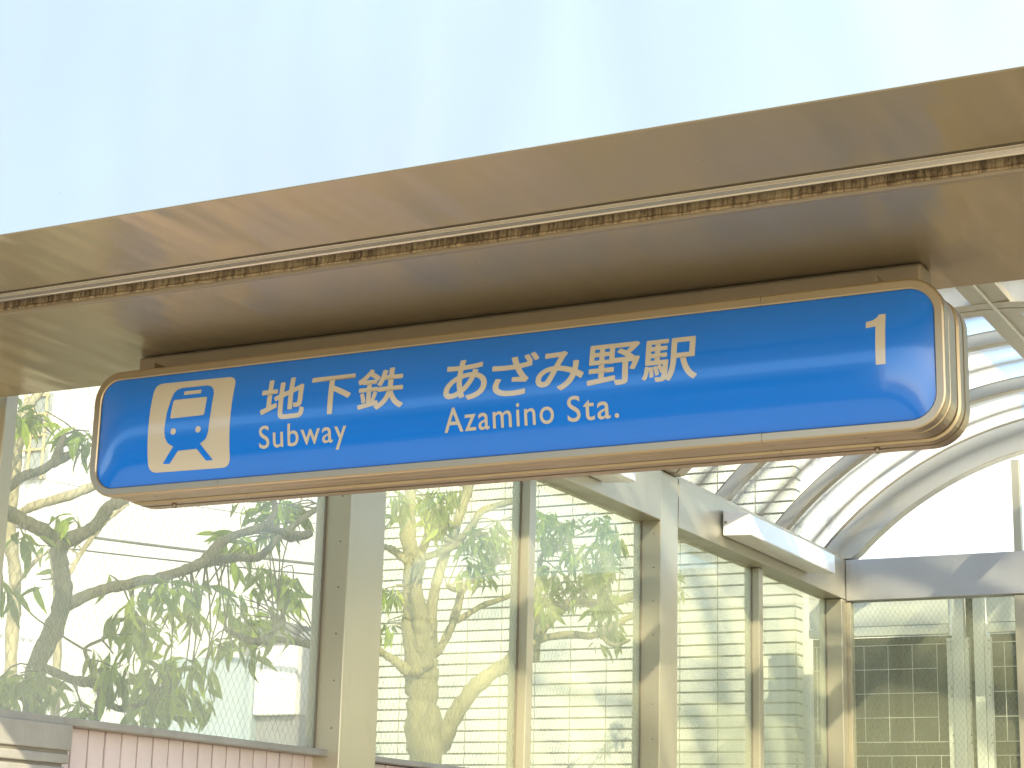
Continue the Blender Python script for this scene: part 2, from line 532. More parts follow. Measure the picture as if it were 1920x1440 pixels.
def cut_x(me, x0, x1):
    bm = bmesh.new()
    bm.from_mesh(me)
    for co, no in ((x0, (-1, 0, 0)), (x1, (1, 0, 0))):
        if co is None:
            continue
        bmesh.ops.bisect_plane(bm, geom=bm.verts[:] + bm.edges[:] + bm.faces[:], plane_co=(co, 0, 0), plane_no=no, clear_outer=True)
    for f in bm.faces:
        f.smooth = False
    bm.to_mesh(me)
    bm.free()
    return me
JX = (-2.2290, -1.1065)
for a, b in ((None, JX[0] - 0.0004), (JX[0] + 0.0004, JX[1] - 0.0004), (JX[1] + 0.0004, None)):
    mb = MB()
    sweep(mb, prof)
    me = cut_x(mb.mesh('frame_section', M['rim']), a, b)
    link('frame_section', me, sg)
for ins, ya, yb in ((0.0155, 0.0264, 0.0386), (0.0185, 0.0804, 0.0956), (0.0086, 0.1187, 0.1233)):  # dark rings carry the shade inside the frame grooves as colour
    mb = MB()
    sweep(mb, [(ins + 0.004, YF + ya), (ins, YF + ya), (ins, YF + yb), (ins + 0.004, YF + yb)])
    mb.build('groove_shade', M['rimdark'], sg)
# back sheet
mb = MB()
pts = rrect(SX0 + 0.028, SX1 - 0.028, SZ0 + 0.028, SZ1 - 0.028, 0.034)
mb.add([(x, YF + 0.1545, z) for x, z in pts], [tuple(range(len(pts)))])
mb.add([(x, YF + 0.0300, z) for x, z in pts], [tuple(range(len(pts)))])
mb.build('back_sheet', M['mount'], sg)

FX0, FX1, FZ0, FZ1 = SX0 + INS, SX1 - INS, SZ0 + INS, SZ1 - INS
BUL = 0.020
def face_y(x, z):
    u = (z - (FZ0 + FZ1) / 2) / ((FZ1 - FZ0) / 2)
    s = min(x - FX0, FX1 - x)
    t = max(0.0, min(1.0, s / 0.11))
    w = 1 - (1 - t) ** 2.4
    u = max(-1.0, min(1.0, u))
    prof_v = (1 - abs(u) ** 2.15)
    return YF + 0.006 - BUL * prof_v * w

def bulged(x0, x1, z0, z1, nx, nz):
    mb = MB()
    xs = [x0 + (x1 - x0) * i / nx for i in range(nx + 1)]
    # finer columns near both ends
    xs = sorted(set([round(v, 5) for v in xs] + [round(x0 + 0.08 * i / 14, 5) for i in range(15)] + [round(x1 - 0.08 * i / 14, 5) for i in range(15)]))
    zs = [z0 + (z1 - z0) * (0.5 - 0.5 * math.cos(math.pi * j / nz)) for j in range(nz + 1)]
    n = len(xs)
    for z in zs:
        for x in xs:
            # pull the outline in to rounded corners
            mb.v.append((x, face_y(x, z), z))
    for j in range(len(zs) - 1):
        for i in range(n - 1):
            mb.f.append((j * n + i, j * n + i + 1, (j + 1) * n + i + 1, (j + 1) * n + i))
    return mb
fm = bulged(FX0 - 0.0005, FX1 + 0.0005, FZ0 - 0.0005, FZ1 + 0.0005, 60, 40).mesh('face_panel', M['blueface'], 0, True)
bm = bmesh.new()
bm.from_mesh(fm)
rc = 0.048
kill = []
for f in bm.faces:
    c = f.calc_center_median()
    dx = max(FX0 + rc - c.x, c.x - (FX1 - rc), 0)
    dz = max(FZ0 + rc - c.z, c.z - (FZ1 - rc), 0)
    if math.hypot(dx, dz) > rc + 0.004:
        kill.append(f)
bmesh.ops.delete(bm, geom=kill, context='FACES')
bm.to_mesh(fm)
bm.free()
link('face_panel', fm, sg)

def lay_on_face(me, lift, step=0.006):
    """me lies in the x-z plane (y=0): slice it finely and lay it on the bulged face"""
    bm = bmesh.new()
    bm.from_mesh(me)
    bmesh.ops.triangulate(bm, faces=bm.faces[:])
    zs = [v.co.z for v in bm.verts]
    xs = [v.co.x for v in bm.verts]
    z = min(zs) + step
    while z < max(zs):
        bmesh.ops.bisect_plane(bm, geom=bm.verts[:] + bm.edges[:] + bm.faces[:], plane_co=(0, 0, z), plane_no=(0, 0, 1))
        z += step
    x = min(xs) + 0.03
    while x < max(xs):
        bmesh.ops.bisect_plane(bm, geom=bm.verts[:] + bm.edges[:] + bm.faces[:], plane_co=(x, 0, 0), plane_no=(1, 0, 0))
        x += 0.03
    for v in bm.verts:
        v.co.y = face_y(v.co.x, v.co.z) - lift
    bmesh.ops.recalc_face_normals(bm, faces=bm.faces)
    for f in bm.faces:
        if f.normal.y > 0:
            f.normal_flip()
        f.smooth = True
    bm.to_mesh(me)
    bm.free()

def on_face(me, lift, name, mat, parent):
    lay_on_face(me, lift)
    me.materials.clear()
    me.materials.append(mat)
    return link(name, me, parent)

def glyphs(text, x0, x1, z0, z1, bold, shear=0.0):
    """text mesh in the x-z plane fitted to the given box"""
    cu = bpy.data.curves.new('lettering', 'FONT')
    cu.body = text
    cu.size = 1.0
    cu.resolution_u = 6
    cu.space_character = 1.12 if ord(text[0]) < 256 else 1.0
    ob = bpy.data.objects.new('lettering', cu)
    COL.objects.link(ob)
    dg = bpy.context.evaluated_depsgraph_get()
    me = bpy.data.meshes.new_from_object(ob.evaluated_get(dg))
    bpy.data.objects.remove(ob)
    bpy.data.curves.remove(cu)
    vs = [v.co.copy() for v in me.vertices]
    ax, bx = min(v.x for v in vs), max(v.x for v in vs)
    az, bz = min(v.y for v in vs), max(v.y for v in vs)
    for v in me.vertices:
        v.co = ((v.co.x - ax) / (bx - ax) * (x1 - x0 - 2 * bold) + x0 + bold, 0, (v.co.y - az) / (bz - az) * (z1 - z0 - 2 * bold) + z0 + bold)
    return me
def bold_text(text, x0, x1, z0, z1, bold, name):
    me = glyphs(text, x0, x1, z0, z1, bold)
    o = None
    parts = [me] + [me.copy() for _ in range(10)]
    for k, m in enumerate(parts):
        a = 2 * math.pi * k / 10
        off = Vector((math.cos(a) * bold, 0, math.sin(a) * bold)) if k else Vector((0, 0, 0))
        for v in m.vertices:
            v.co += off
        lay_on_face(m, 0.0006 + 0.000012 * k)
    bm = bmesh.new()
    for m in parts:
        bm.from_mesh(m)
    bm.to_mesh(me)
    bm.free()
    for m in parts[1:]:
        bpy.data.meshes.remove(m)
    me.materials.clear()
    me.materials.append(M['white'])
    return link(name, me, sg)
B = 0.0017
for ch, x0, x1, z0, z1 in (('地', -2.1285, -2.0265, 0.8405, 0.9240), ('下', -2.0145, -1.9165, 0.8410, 0.9180), ('鉄', -1.9085, -1.8060, 0.8405, 0.9225),
                           ('あ', -1.7205, -1.6300, 0.8415, 0.9205), ('ざ', -1.6210, -1.5260, 0.8410, 0.9215), ('み', -1.5305, -1.4345, 0.8420, 0.9165),
                           ('野', -1.4285, -1.3265, 0.8415, 0.9205), ('駅', -1.3220, -1.2180, 0.8395, 0.9180)):
    bold_text(ch, x0, x1, E + z0, E + z1, B, 'character')
for wd, x0, x1, z0, z1 in (('Subway', -2.1285, -1.9294, 0.7727, 0.8312), ('Azamino', -1.7180, -1.4937, 0.7842, 0.8300), ('Sta.', -1.4670, -1.3668, 0.7835, 0.8299)):
    bold_text(wd, x0, x1, E + z0, E + z1, 0.0004, 'lettering')

def poly_me(pts):
    me = bpy.data.meshes.new('symbol')
    me.from_pydata([(x, 0, E + z) for x, z in pts], [], [tuple(range(len(pts)))])
    return me
def round_poly(pts, rad, n=5):
    out = []
    m = len(pts)
    for i in range(m):
        p = Vector(pts[i]).to_2d()
        a = (Vector(pts[i - 1]).to_2d() - p).normalized()
        b = (Vector(pts[(i + 1) % m]).to_2d() - p).normalized()
        for k in range(n + 1):
            t = k / n
            q = p + a * rad * (1 - t) ** 2 + b * rad * t ** 2
            out.append((q.x, q.y))
    return out
on_face(poly_me(round_poly([(-2.3960, 0.9435), (-2.1960, 0.9405), (-2.1990, 0.7578), (-2.3970, 0.7600)], 0.020)), 0.0006, 'symbol_panel', M['white'], sg)
on_face(poly_me([(-0.8850, 0.8318), (-0.8850, 0.9197), (-0.8960, 0.9197), (-0.8990, 0.9150), (-0.9060, 0.9100), (-0.9180, 0.9080), (-0.9180, 0.8970), (-0.9015, 0.8985), (-0.9015, 0.8318)]), 0.0006, 'numeral', M['white'], sg)
body = [(-2.3470, 0.9080), (-2.3440, 0.9180), (-2.3370, 0.9250), (-2.3260, 0.9280), (-2.2650, 0.9275), (-2.2540, 0.9245), (-2.2470, 0.9175), (-2.2442, 0.9080), (-2.2455, 0.8700), (-2.2490, 0.8300), (-2.2535, 0.8180), (-2.2590, 0.8130), (-2.2680, 0.8083),
        (-2.2390, 0.7744), (-2.2550, 0.7741), (-2.2763, 0.7987), (-2.3218, 0.7982), (-2.3437, 0.7743), (-2.3604, 0.7753), (-2.3330, 0.8075), (-2.3400, 0.8110), (-2.3475, 0.8160), (-2.3535, 0.8270), (-2.3562, 0.8429), (-2.3535, 0.8760)]
on_face(poly_me(body), 0.0011, 'train_symbol', M['blueface'], sg)
def disc(cx, cz, rad):
    return [(cx + rad * math.cos(R(a)), cz + rad * math.sin(R(a))) for a in range(0, 360, 20)]
for p in (round_poly([(-2.3405, 0.9030), (-2.2582, 0.9028), (-2.2605, 0.8650), (-2.3435, 0.8645)], 0.004, 3), [(-2.3174, 0.9196), (-2.2757, 0.9194), (-2.2760, 0.9115), (-2.3176, 0.9117)], disc(-2.3335, 0.8374, 0.0066), disc(-2.2729, 0.8369, 0.0066)):
    on_face(poly_me(p), 0.0016, 'symbol_cutout', M['white'], sg)
# screws under the frame
for x, y, z in ((-2.411, YF + 0.040, 0.7306), (-0.939, YF + 0.040, 0.7306), (-2.417, YF + 0.112, 0.7200), (-0.941, YF + 0.112, 0.7200)):
    MB().tube([(x, y, E + z + 0.006), (x, y, E + z - 0.006), (x, y, E + z - 0.009)], [0.0055, 0.0055, 0.0035], 10).build('screw', M['screw'], sg, 0, True)
# folded mount box and hangers between sign and soffit
MX0, MX1, MY0, MY1 = -2.508, -0.846, 3.098, 3.165
MB().box(MX0, MX1, MY0, MY1, E + 0.972, ZP - 0.0045).build('mount_box', M['mount'], sg, 0.006)
for x in (-0.9144, -2.44):
    MB().box(x - 0.002, x + 0.002, 3.062, 3.097, E + 0.970, E + 1.004).add([(x + 0.0022, 3.062, E + 0.972), (x + 0.020, 3.092, E + 0.972), (x + 0.0022, 3.092, E + 0.998)], [(0, 1, 2)]).build('hanger_tab', M['mount'], sg)

# ------------------------------------------------------------------ left side wall of the entrance
XG = -3.10                                  # glass plane
XC = -3.01                                  # face of columns and beam
BZ0, BZ1 = E + 1.395, E + 1.600
YB = 9.42                                   # face of the end beam
SILL = E + 0.337
COLS = [(4.735, 4.935), (7.045, 7.225), (9.36, 9.44)]
MULS = [(3.312, 3.352), (5.985, 6.035), (8.298, 8.350)]

def wire_mesh(mb, axis, plane, a0, a1, z0, z1, pitch=0.026, rad=0.0005):
    """diamond wire mesh cast in a pane: straight wires both ways, three-sided"""
    h, w = z1 - z0, a1 - a0
    sl_ = 1.55                               # diamonds are taller than wide
    for sgn in (1, -1):
        k = -int(h / sl_ / pitch) - 2
        while True:
            # wire: a = a0 + k*pitch + s/sl (sgn=1), from z0 up
            if sgn == 1:
                p0, p1 = (a0 + k * pitch, z0), (a0 + k * pitch + h / sl_, z1)
            else:
                p0, p1 = (a0 + k * pitch + h / sl_, z0), (a0 + k * pitch, z1)
            k += 1
            lo, hi = min(p0[0], p1[0]), max(p0[0], p1[0])
            if lo > a1:
                break
            if hi < a0:
                continue
            def clip(p, q):
                d = q[0] - p[0]
                t0, t1 = 0.0, 1.0
                for lim, s in ((a0, 1), (a1, -1)):
                    tt = (lim - p[0]) / d
                    if (d > 0) == (s > 0):
                        t0 = max(t0, tt)
                    else:
                        t1 = min(t1, tt)
                return t0, t1
            t0, t1 = clip(p0, p1)
            if t1 - t0 < 1e-3:
                continue
            q = [(p0[0] + (p1[0] - p0[0]) * t, p0[1] + (p1[1] - p0[1]) * t) for t in (t0, t1)]
            if axis == 'y':
                mb.tube([(plane, q[0][0], q[0][1]), (plane, q[1][0], q[1][1])], rad, 3, False)
            else:
                mb.tube([(q[0][0], plane, q[0][1]), (q[1][0], plane, q[1][1])], rad, 3, False)
    return mb

def side_wall(sx, label, panes=True):
    """sx maps the wall's own x to the place: identity for the left wall, mirrored for the right one"""
    w = thing('glazed_side_wall', label, 'glass wall', (sx(XG), 6.0, 0))
    def bx(x0, x1, y0, y1, z0, z1):
        a, b = sorted((sx(x0), sx(x1)))
        return MB().box(a, b, y0, y1, z0, z1)
    for y0, y1 in COLS:
        bx(XG - 0.03, XC, y0, y1, 0.0, BZ1 + 0.0 if y1 < 9.4 else BZ0 - 0.002).build('column', M['post'], w, 0.004)
        if 3 < y0 < 8:
            z = SILL + 0.06
            while z < BZ0 - 0.03:
                xs = sx(XG + 0.060)
                MB().tube([(xs, y0 + 0.002, z), (xs, y0 - 0.0022, z), (xs, y0 - 0.003, z)], [0.0028, 0.0028, 0.002], 8).build('screw', M['screw'], w, 0, True)
                z += 0.135
    for y0, y1 in MULS:
        bx(XG - 0.03, XG + 0.042, y0, y1, SILL - 0.015, BZ0 - 0.002).build('mullion', M['post'], w, 0.003)
    spans = [(3.29, COLS[0][0] - 0.003)] + [(COLS[i][1] + 0.003, COLS[i + 1][0] - 0.003) for i in range(2)]
    spans[-1] = (spans[-1][0], YB + 0.10)
    for y0, y1 in spans:
        bx(XG - 0.03, XC + 0.002, y0, y1, BZ0, BZ1).build('beam', M['beam'], w, 0.003)
        MB().add([], [])
        bx(XG - 0.02, XC - 0.02, y0, y1, BZ1 + 0.001, BZ1 + 0.022).build('eave_rail', M['rib'], w, 0.002)
    edges = sorted([c for c in COLS] + [m for m in MULS])
    for (a0, a1), (b0, b1) in zip(edges, edges[1:]):
        y0, y1 = a1, b0
        if y1 - y0 < 0.1:
            continue
        p = bx(XG - 0.003, XG + 0.003, y0 - 0.008, y1 + 0.008, SILL - 0.008, BZ0 + 0.006).build('glass_pane', M['dusty'] if y1 < 5 else M['clear'], w)
        # gaskets round the pane
        for q0, q1 in ((y0 + 0.0005, y0 + 0.006), (y1 - 0.006, y1 - 0.0005)):
            a, b = sorted((sx(XG + 0.0035), sx(XG + 0.008)))
            sub('gasket', MB().box(a, b, q0, q1, SILL + 0.002, BZ0 - 0.003).mesh('gasket', M['gasket']), p)
        if panes and y0 > 3.2:
            wm = wire_mesh(MB(), 'y', sx(XG), y0, y1, SILL, BZ0).mesh('wire_mesh', M['wire'], 0, False, False)
            o = sub('wire_mesh', wm, p, 'stuff')
    return w

left_wall = side_wall(lambda x: x, 'row of tall wired glass panes between steel posts above the pink tiled wall')
for o in left_wall.children_recursive:
    pass

# sill and tile wall under the glass
tw = thing('tiled_wall', 'low wall of upright pale pink tiles below a grey metal sill and wired glass', 'wall', (-3.2, 6, 0))
MB().box(-3.45, -3.112, 2.4, 9.6, 0, SILL - 0.013).build('wall_core', M['mortar'], tw)
MB().prism_y([(-3.096, SILL), (-3.050, SILL - 0.001), (-3.050, SILL - 0.019), (-3.105, SILL - 0.019)], 2.52, 4.748).build('sill', M['sill'], tw, 0.0015)
MB().prism_y([(-3.096, SILL), (-3.058, SILL - 0.001), (-3.058, SILL - 0.017), (-3.105, SILL - 0.017)], 4.942, 7.04).build('sill', M['sill'], tw, 0.0015)
MB().prism_y([(-3.096, SILL), (-3.058, SILL - 0.001), (-3.058, SILL - 0.017), (-3.105, SILL - 0.017)], 7.23, 9.40).build('sill', M['sill'], tw, 0.0015)
rt = random.Random(3)
tm = MB().box(-0.008, 0.0, 0.0, 0.0572, -0.2275, 0.0).mesh('tile', M['pink'], 0.0012)
n_t = 0
y = 2.545
stuff = MB()
while y < 9.35:
    z = SILL - 0.0195
    for row in range(8):
        dx = -3.0985 + rt.uniform(-0.0007, 0.0007)
        if row == 0 and 3.4 < y < 6.6:
            o = link('tile', tm, tw)
            o.matrix_parent_inverse = Matrix.Identity(4)
            o.location = Vector((dx, y + rt.uniform(-0.0005, 0.0005), z)) - tw.location
            n_t += 1
        elif z - 0.2275 > 0:
            stuff.box(dx - 0.008, dx, y, y + 0.0572, z - 0.2275, z)
        z -= 0.2320
    y += 0.0633
stuff.build('tile_field', M['pink'], tw, 0, False, 'stuff')

# grey metal housing with stepped lid on the near end of the tile wall
hb = thing('metal_housing', 'grey metal box with stepped edges fixed to the pink tile wall below the sill', 'metal box', (-3.07, 3.0, E))
MB().box(-3.0975, -3.030, 2.3, 3.604, E + 0.2575, E + 0.3165).build('lid', M['sill'], hb, 0.003)
MB().box(-3.0975, -3.036, 2.3, 3.598, E + 0.2495, E + 0.2572).build('lid_joint', M['gasket'], hb)
MB().box(-3.0975, -3.032, 2.3, 3.601, E + 0.2270, E + 0.2492).build('upper_band', M['sill'], hb, 0.003)
MB().box(-3.0975, -3.040, 2.3, 3.585, E + 0.2195, E + 0.2268).build('band_joint', M['gasket'], hb)
MB().box(-3.0975, -3.032, 2.3, 3.588, E + 0.02, E + 0.2192).build('case', M['sill'], hb, 0.003)

# ------------------------------------------------------------------ end wall
ew = thing('glazed_end_wall', 'end wall with a broad steel beam, wired glass below it and an arched window above', 'glass wall', (-1.716, YB, 0))
CXM, CZM = -1.716, E + 0.417                # vault centre
XR = 2 * CXM - XC                           # right-hand mirror of the column face
MB().box(XC + 0.004, XR - 0.004, YB, YB + 0.09, BZ0 - 0.006, BZ1 - 0.002).build('beam', M['beamback'], ew, 0.003)
MB().box(XC + 0.0, XC + 0.022, YB + 0.012, YB + 0.07, SILL - 1.9, BZ0 - 0.010).build('jamb', M['post'], ew, 0.002)
MB().box(XR - 0.022, XR, YB + 0.012, YB + 0.07, SILL - 1.9, BZ0 - 0.010).build('jamb', M['post'], ew, 0.002)
RIN, ROUT = 1.722, 1.877
for xm in (-2.138, -1.294):
    MB().box(xm - 0.027, xm + 0.027, YB + 0.01, YB + 0.07, 0.004, BZ0 - 0.008).build('mullion', M['post'], ew, 0.003)
    top = CZM + math.sqrt(RIN ** 2 - (xm - 0.03 - CXM) ** 2) - 0.02
    MB().box(xm - 0.020, xm + 0.020, YB + 0.02, YB + 0.06, BZ1, top).build('lunette_mullion', M['post'], ew, 0.003)
xs_ = [XC + 0.022, -2.165, -2.111, -1.321, -1.267, XR - 0.022]
for i in (0, 2, 4):
    p = MB().box(xs_[i], xs_[i + 1], YB + 0.037, YB + 0.043, 0.01, BZ0 - 0.004).build('glass_pane', M['clearend'], ew)
    wm = wire_mesh(MB(), 'x', YB + 0.04, xs_[i], xs_[i + 1], E + 0.3, BZ0).mesh('wire_mesh', M['wire'], 0, False, False)
    sub('wire_mesh', wm, p, 'stuff')
MB().box(XC - 0.05, XR + 0.05, YB + 0.0, YB + 0.12, 0, SILL - 0.04).build('base_wall', M['pink'], ew)
# arched pane of the lunette
arc = [(CXM + RIN * math.cos(a), CZM + RIN * math.sin(a)) for a in [math.pi * k / 60 for k in range(61)] if CZM + RIN * math.sin(a) > BZ1 + 0.01]
MB().prism_y([(arc[-1][0], BZ1)] + arc[::-1] + [(arc[0][0], BZ1)], YB + 0.037, YB + 0.043).build('arched_pane', M['arched'], ew)

# ------------------------------------------------------------------ barrel vault of glass
vr = thing('vault_roof', 'barrel vaulted glass roof with curved steel ribs and a flat crown strip', 'roof', (CXM, 7.0, E + 2.3))
def rib_band(y0, y1, r0, r1, zmin, n=56):
    """solid curved bar between radii r0 and r1"""
    a0 = math.asin((zmin - CZM) / r1)
    mb = MB()
    ring = []
    for k in range(n + 1):
        a = a0 + (math.pi - 2 * a0) * k / n
        c, s = math.cos(a), math.sin(a)
        b = len(mb.v)
        for rr_, yy in ((r0, y0), (r1, y0), (r1, y1), (r0, y1)):
            zz = max(CZM + rr_ * s, zmin)
            mb.v.append((CXM + rr_ * c, yy, zz))
        ring.append(b)
    for p, q in zip(ring, ring[1:]):
        for j in range(4):
            j2 = (j + 1) % 4
            mb.f.append((p + j, q + j, q + j2, p + j2))
    mb.f += [tuple(ring[0] + j for j in range(4)), tuple(ring[-1] + j for j in range(3, -1, -1))]
    return mb
ZE = BZ1 + 0.004
def thick_rib(y0, y1, groove=True):
    if groove:
        ym = (y0 + y1) / 2
        o = rib_band(y0, ym - 0.006, RIN + 0.01, ROUT - 0.012, ZE).build('rib', M['rib'], vr, 0.002)
        o2 = sub('rib_flange', rib_band(ym + 0.006, y1, RIN + 0.01, ROUT - 0.012, ZE).mesh('rib_flange', M['rib'], 0.002), o)
        o3 = sub('rib_joint', rib_band(ym - 0.0059, ym + 0.0059, RIN + 0.024, ROUT - 0.014, ZE).mesh('rib_joint', M['gasket']), o)
        fix = [o2, o3]
    else:
        o = rib_band(y0, y1, RIN, ROUT - 0.006, ZE).build('rib', M['rib'], vr, 0.002)
        o2 = sub('rib_seal', rib_band(y0 - 0.003, y1 + 0.003, ROUT - 0.0055, ROUT + 0.004, ZE).mesh('rib_seal', M['gasket']), o)
        fix = [o2]
thick_rib(YB, YB + 0.085, False)
for yc in (7.135, 4.835):
    thick_rib(yc - 0.08, yc + 0.08)
GR = 1.872                                  # radius of the glass
for yc in (8.68, 7.905, 6.36, 5.60, 4.07, 3.40):
    o = rib_band(yc - 0.028, yc + 0.028, GR - 0.064, GR - 0.010, ZE).build('rib', M['rib'], vr, 0.003)
    sub('rib_seal', rib_band(yc - 0.024, yc + 0.024, GR - 0.0098, GR - 0.0035, ZE).mesh('rib_seal', M['gasket']), o)
# flat crown strip with a joint down its middle
zt = CZM + RIN + 0.012
for x0, x1 in ((-1.738, -1.6685), (-1.6605, -1.591)):
    for y0, y1 in ((3.3, 4.753), (4.917, 7.053), (7.217, YB)):
        MB().box(x0, x1, y0, y1, zt, zt + 0.03).build('crown_strip', M['rib'], vr, 0.0015)
MB().tube([(-1.6645, 3.3, zt - 0.002), (-1.6645, YB, zt - 0.002)], 0.0085, 10).build('crown_conduit', M['beam'], vr, 0, True)
# curved panes between the ribs
ys_ = [3.30, 3.40, 4.07, 4.835, 5.60, 6.36, 7.135, 7.905, 8.68, YB + 0.04]
for y0, y1 in zip(ys_, ys_[1:]):
    rib_band(y0 + 0.002, y1 - 0.002, GR - 0.003, GR + 0.003, ZE, 64).build('roof_pane', M['roofglass'], vr, 0, True)

right_wall = side_wall(lambda x: 2 * CXM - x, 'matching glass side wall carrying the other foot of the vaulted roof', False)
xa = 2 * CXM - XG
MB().box(xa + 0.012, xa + 0.30, 3.29, 9.6, 0, SILL - 0.013).build('base_wall', M['pink'], right_wall)
MB().box(xa - 0.045, xa + 0.30, 3.29, 9.4, SILL - 0.0125, SILL - 0.0085).build('sill', M['sill'], right_wall)

# ------------------------------------------------------------------ two fluorescent fittings on the beam
def light_fitting(y0, y1, label):
    lf = thing('light_fitting', label, 'light fitting', (XC, (y0 + y1) / 2, E + 1.49), 'white light fittings along the beam')
    x0, x1 = XC + 0.0065, XC + 0.135
    prof_ = [(x0 + 0.004, E + 1.441), (x1 - 0.004, E + 1.436), (x1, E + 1.440), (x1 - 0.002, E + 1.527), (x1 - 0.010, E + 1.531), (x0 + 0.004, E + 1.553)]
    MB().prism_y(prof_, y0 + 0.003, y1 - 0.003).build('diffuser', M['acrylic'], lf, 0.004)
    MB().box(XC + 0.0025, x0 + 0.003, y0 + 0.02, y1 - 0.02, E + 1.452, E + 1.540).build('back_tray', M['cream'], lf)
    for yy, d in ((y0, -1), (y1, 1)):
        pr = [(XC + 0.134 if px > XC + 0.1 else px, pz) for px, pz in prof_]
        MB().prism_y(prof_, yy - 0.0028, yy + 0.0028).build('end_cap', M['acrylic'], lf, 0.002)
        MB().tube([(XC + 0.022, yy + d * 0.0005, E + 1.497), (XC + 0.022, yy + d * 0.006, E + 1.497)], 0.0055, 10).build('screw', M['screw'], lf, 0, True)
    return lf
light_fitting(7.705, 8.845, 'long white opal light box on the steel beam below the glass roof')
light_fitting(5.32, 6.49, 'white light box mostly hidden behind the lower edge of the blue sign')

# ------------------------------------------------------------------ white tiled building behind the trees
tb = thing('tiled_building', 'building faced with stacked white glazed tiles behind the glass wall', 'building', (-5.2, 10.6, 0))
TY = 10.5
TX1, PX, PZ = -3.655, 0.236, 0.0680
NC = 13
TX0 = TX1 - NC * PX
MB().box(TX0, TX1 - 0.003, TY + 0.011, TY + 0.13, 0, E + 4.2).build('wall', M['grout'], tb)
wb_ = MB().box(TX0, TX1 - 0.0035, TY + 0.131, TY + 6, 0, E + 4.2).build('house_body', M['render'], tb)
MB().box(TX1 - 0.0025, 3.5, TY + 0.14, TY + 6, 0, E + 1.70).build('side_wing', M['render'], tb)
tl = MB().box(0, PX - 0.008, 0, 0.012, 0, PZ - 0.0115).mesh('tile', M['whitetile'], 0.0015)
ret = MB().box(0, 0.010, 0, 0.118, 0, PZ - 0.0115).mesh('corner_tile', M['whitetile'], 0.0015)
rest = MB()
Z0 = E + 0.6564 - 0.0680 * 14 - 0.004
cnt = 0
for rw in range(int((E + 4.2 - Z0) / PZ)):
    z = Z0 + rw * PZ
    zr = z - E
    for cl in range(NC):
        x = TX0 + cl * PX + 0.004
        xr = x + PX
        vis = (0.50 < zr < 1.46 and cl >= 1) or (1.50 < zr < 2.35 and cl >= 9)
        dy = TY - rt.uniform(0, 0.0015)
        if vis and cnt < 290:
            cnt += 1
            o = link('tile', tl, tb)
            o.matrix_parent_inverse = Matrix.Identity(4)
            o.location = Vector((x, dy, z)) - tb.location
        else:
            rest.box(x, x + PX - 0.008, dy, dy + 0.0105, z, z + PZ - 0.0115)
    if 0.40 < zr < 1.5:
        o = link('corner_tile', ret, tb)
        o.matrix_parent_inverse = Matrix.Identity(4)
        o.location = Vector((TX1 - 0.0025, TY + 0.0125, z)) - tb.location
    else:
        rest.box(TX1 - 0.0025, TX1 + 0.0075, TY + 0.0125, TY + 0.13, z, z + PZ - 0.0115)
rest.build('tile_field', M['whitetile'], tb, 0, False, 'stuff')

# ------------------------------------------------------------------ wire lattice and dark windows behind the end wall
YL = 10.0
lw = thing('lattice_screen', 'cream steel screen of fine white wire squares before dark windows, behind the end wall glass', 'screen', (-2.5, YL, 0))
def window_bay(x0, x1, gx):
    MB().box(x0, x1, YL, YL + 0.05, E + 1.334, E + 1.62).build('head_panel', M['cream'], lw, 0.002)
    MB().box(x0, x1, YL - 0.012, YL + 0.04, E + 1.280, E + 1.328).build('head_rail', M['cream'], lw, 0.003)
    MB().box(x0, x1, YL + 0.06, YL + 0.072, 0.3, E + 1.279).build('dark_pane', M['window'], lw)
    k = 0
    z1 = E + 1.2310
    while z1 > 0.5:
        z0 = z1 - 0.505
        mb = MB()
        for j in range(5):
            z = z1 - 0.12625 * j
            hx = (x0, x1) if j in (0, 4) else (x0, gx[-1])
            mb.tube([(hx[0], YL + 0.012, z), (hx[1], YL + 0.012, z)], 0.0019, 5)
        for x in gx:
            mb.tube([(x + 0.008 * (k % 2), YL + 0.008, z0), (x + 0.008 * (k % 2), YL + 0.008, z1)], 0.0019, 5)
        mb.build('wire_grid', M['gridwire'], lw)
        z1 = z0 - 0.070
        k += 1
window_bay(-3.40, -2.640, [-3.362, -3.231, -3.100, -2.970, -2.840, -2.709])
window_bay(-2.440, -1.75, [-2.357, -2.226, -2.095, -1.964, -1.833])
def slotted_angle(x0, x1):
    a = MB()
    a.box(x0, x1, YL - 0.016, YL - 0.012, 0.3, E + 1.256).box(x1 - 0.004, x1, YL - 0.0118, YL + 0.03, 0.3, E + 1.256)
    o = a.build('slotted_angle', M['cream'], lw)
    s = MB()
    z = E + 1.236
    i = 0
    while z > 0.5:
        s.box(x0 + 0.018, x0 + 0.024, YL - 0.0168, YL - 0.0161, z - 0.005, z + 0.005)
        z -= 0.040 if i % 2 == 0 else 0.20
        i += 1
    s.build('slot', M['gasket'], lw)
slotted_angle(-2.650, -2.622)
slotted_angle(-2.452, -2.424)
slotted_angle(-2.556, -2.536)
MB().box(-2.618, -2.558, YL - 0.03, YL + 0.03, 0.0, E + 1.62).build('post', M['cream'], lw, 0.004)
MB().box(-2.508, -2.456, YL - 0.02, YL + 0.04, 0.0, E + 1.62).build('post', M['cream'], lw, 0.004)
MB().box(-2.5575, -2.5085, YL + 0.03, YL + 0.04, 0.3, E + 1.62).build('dark_gap', M['window'], lw)

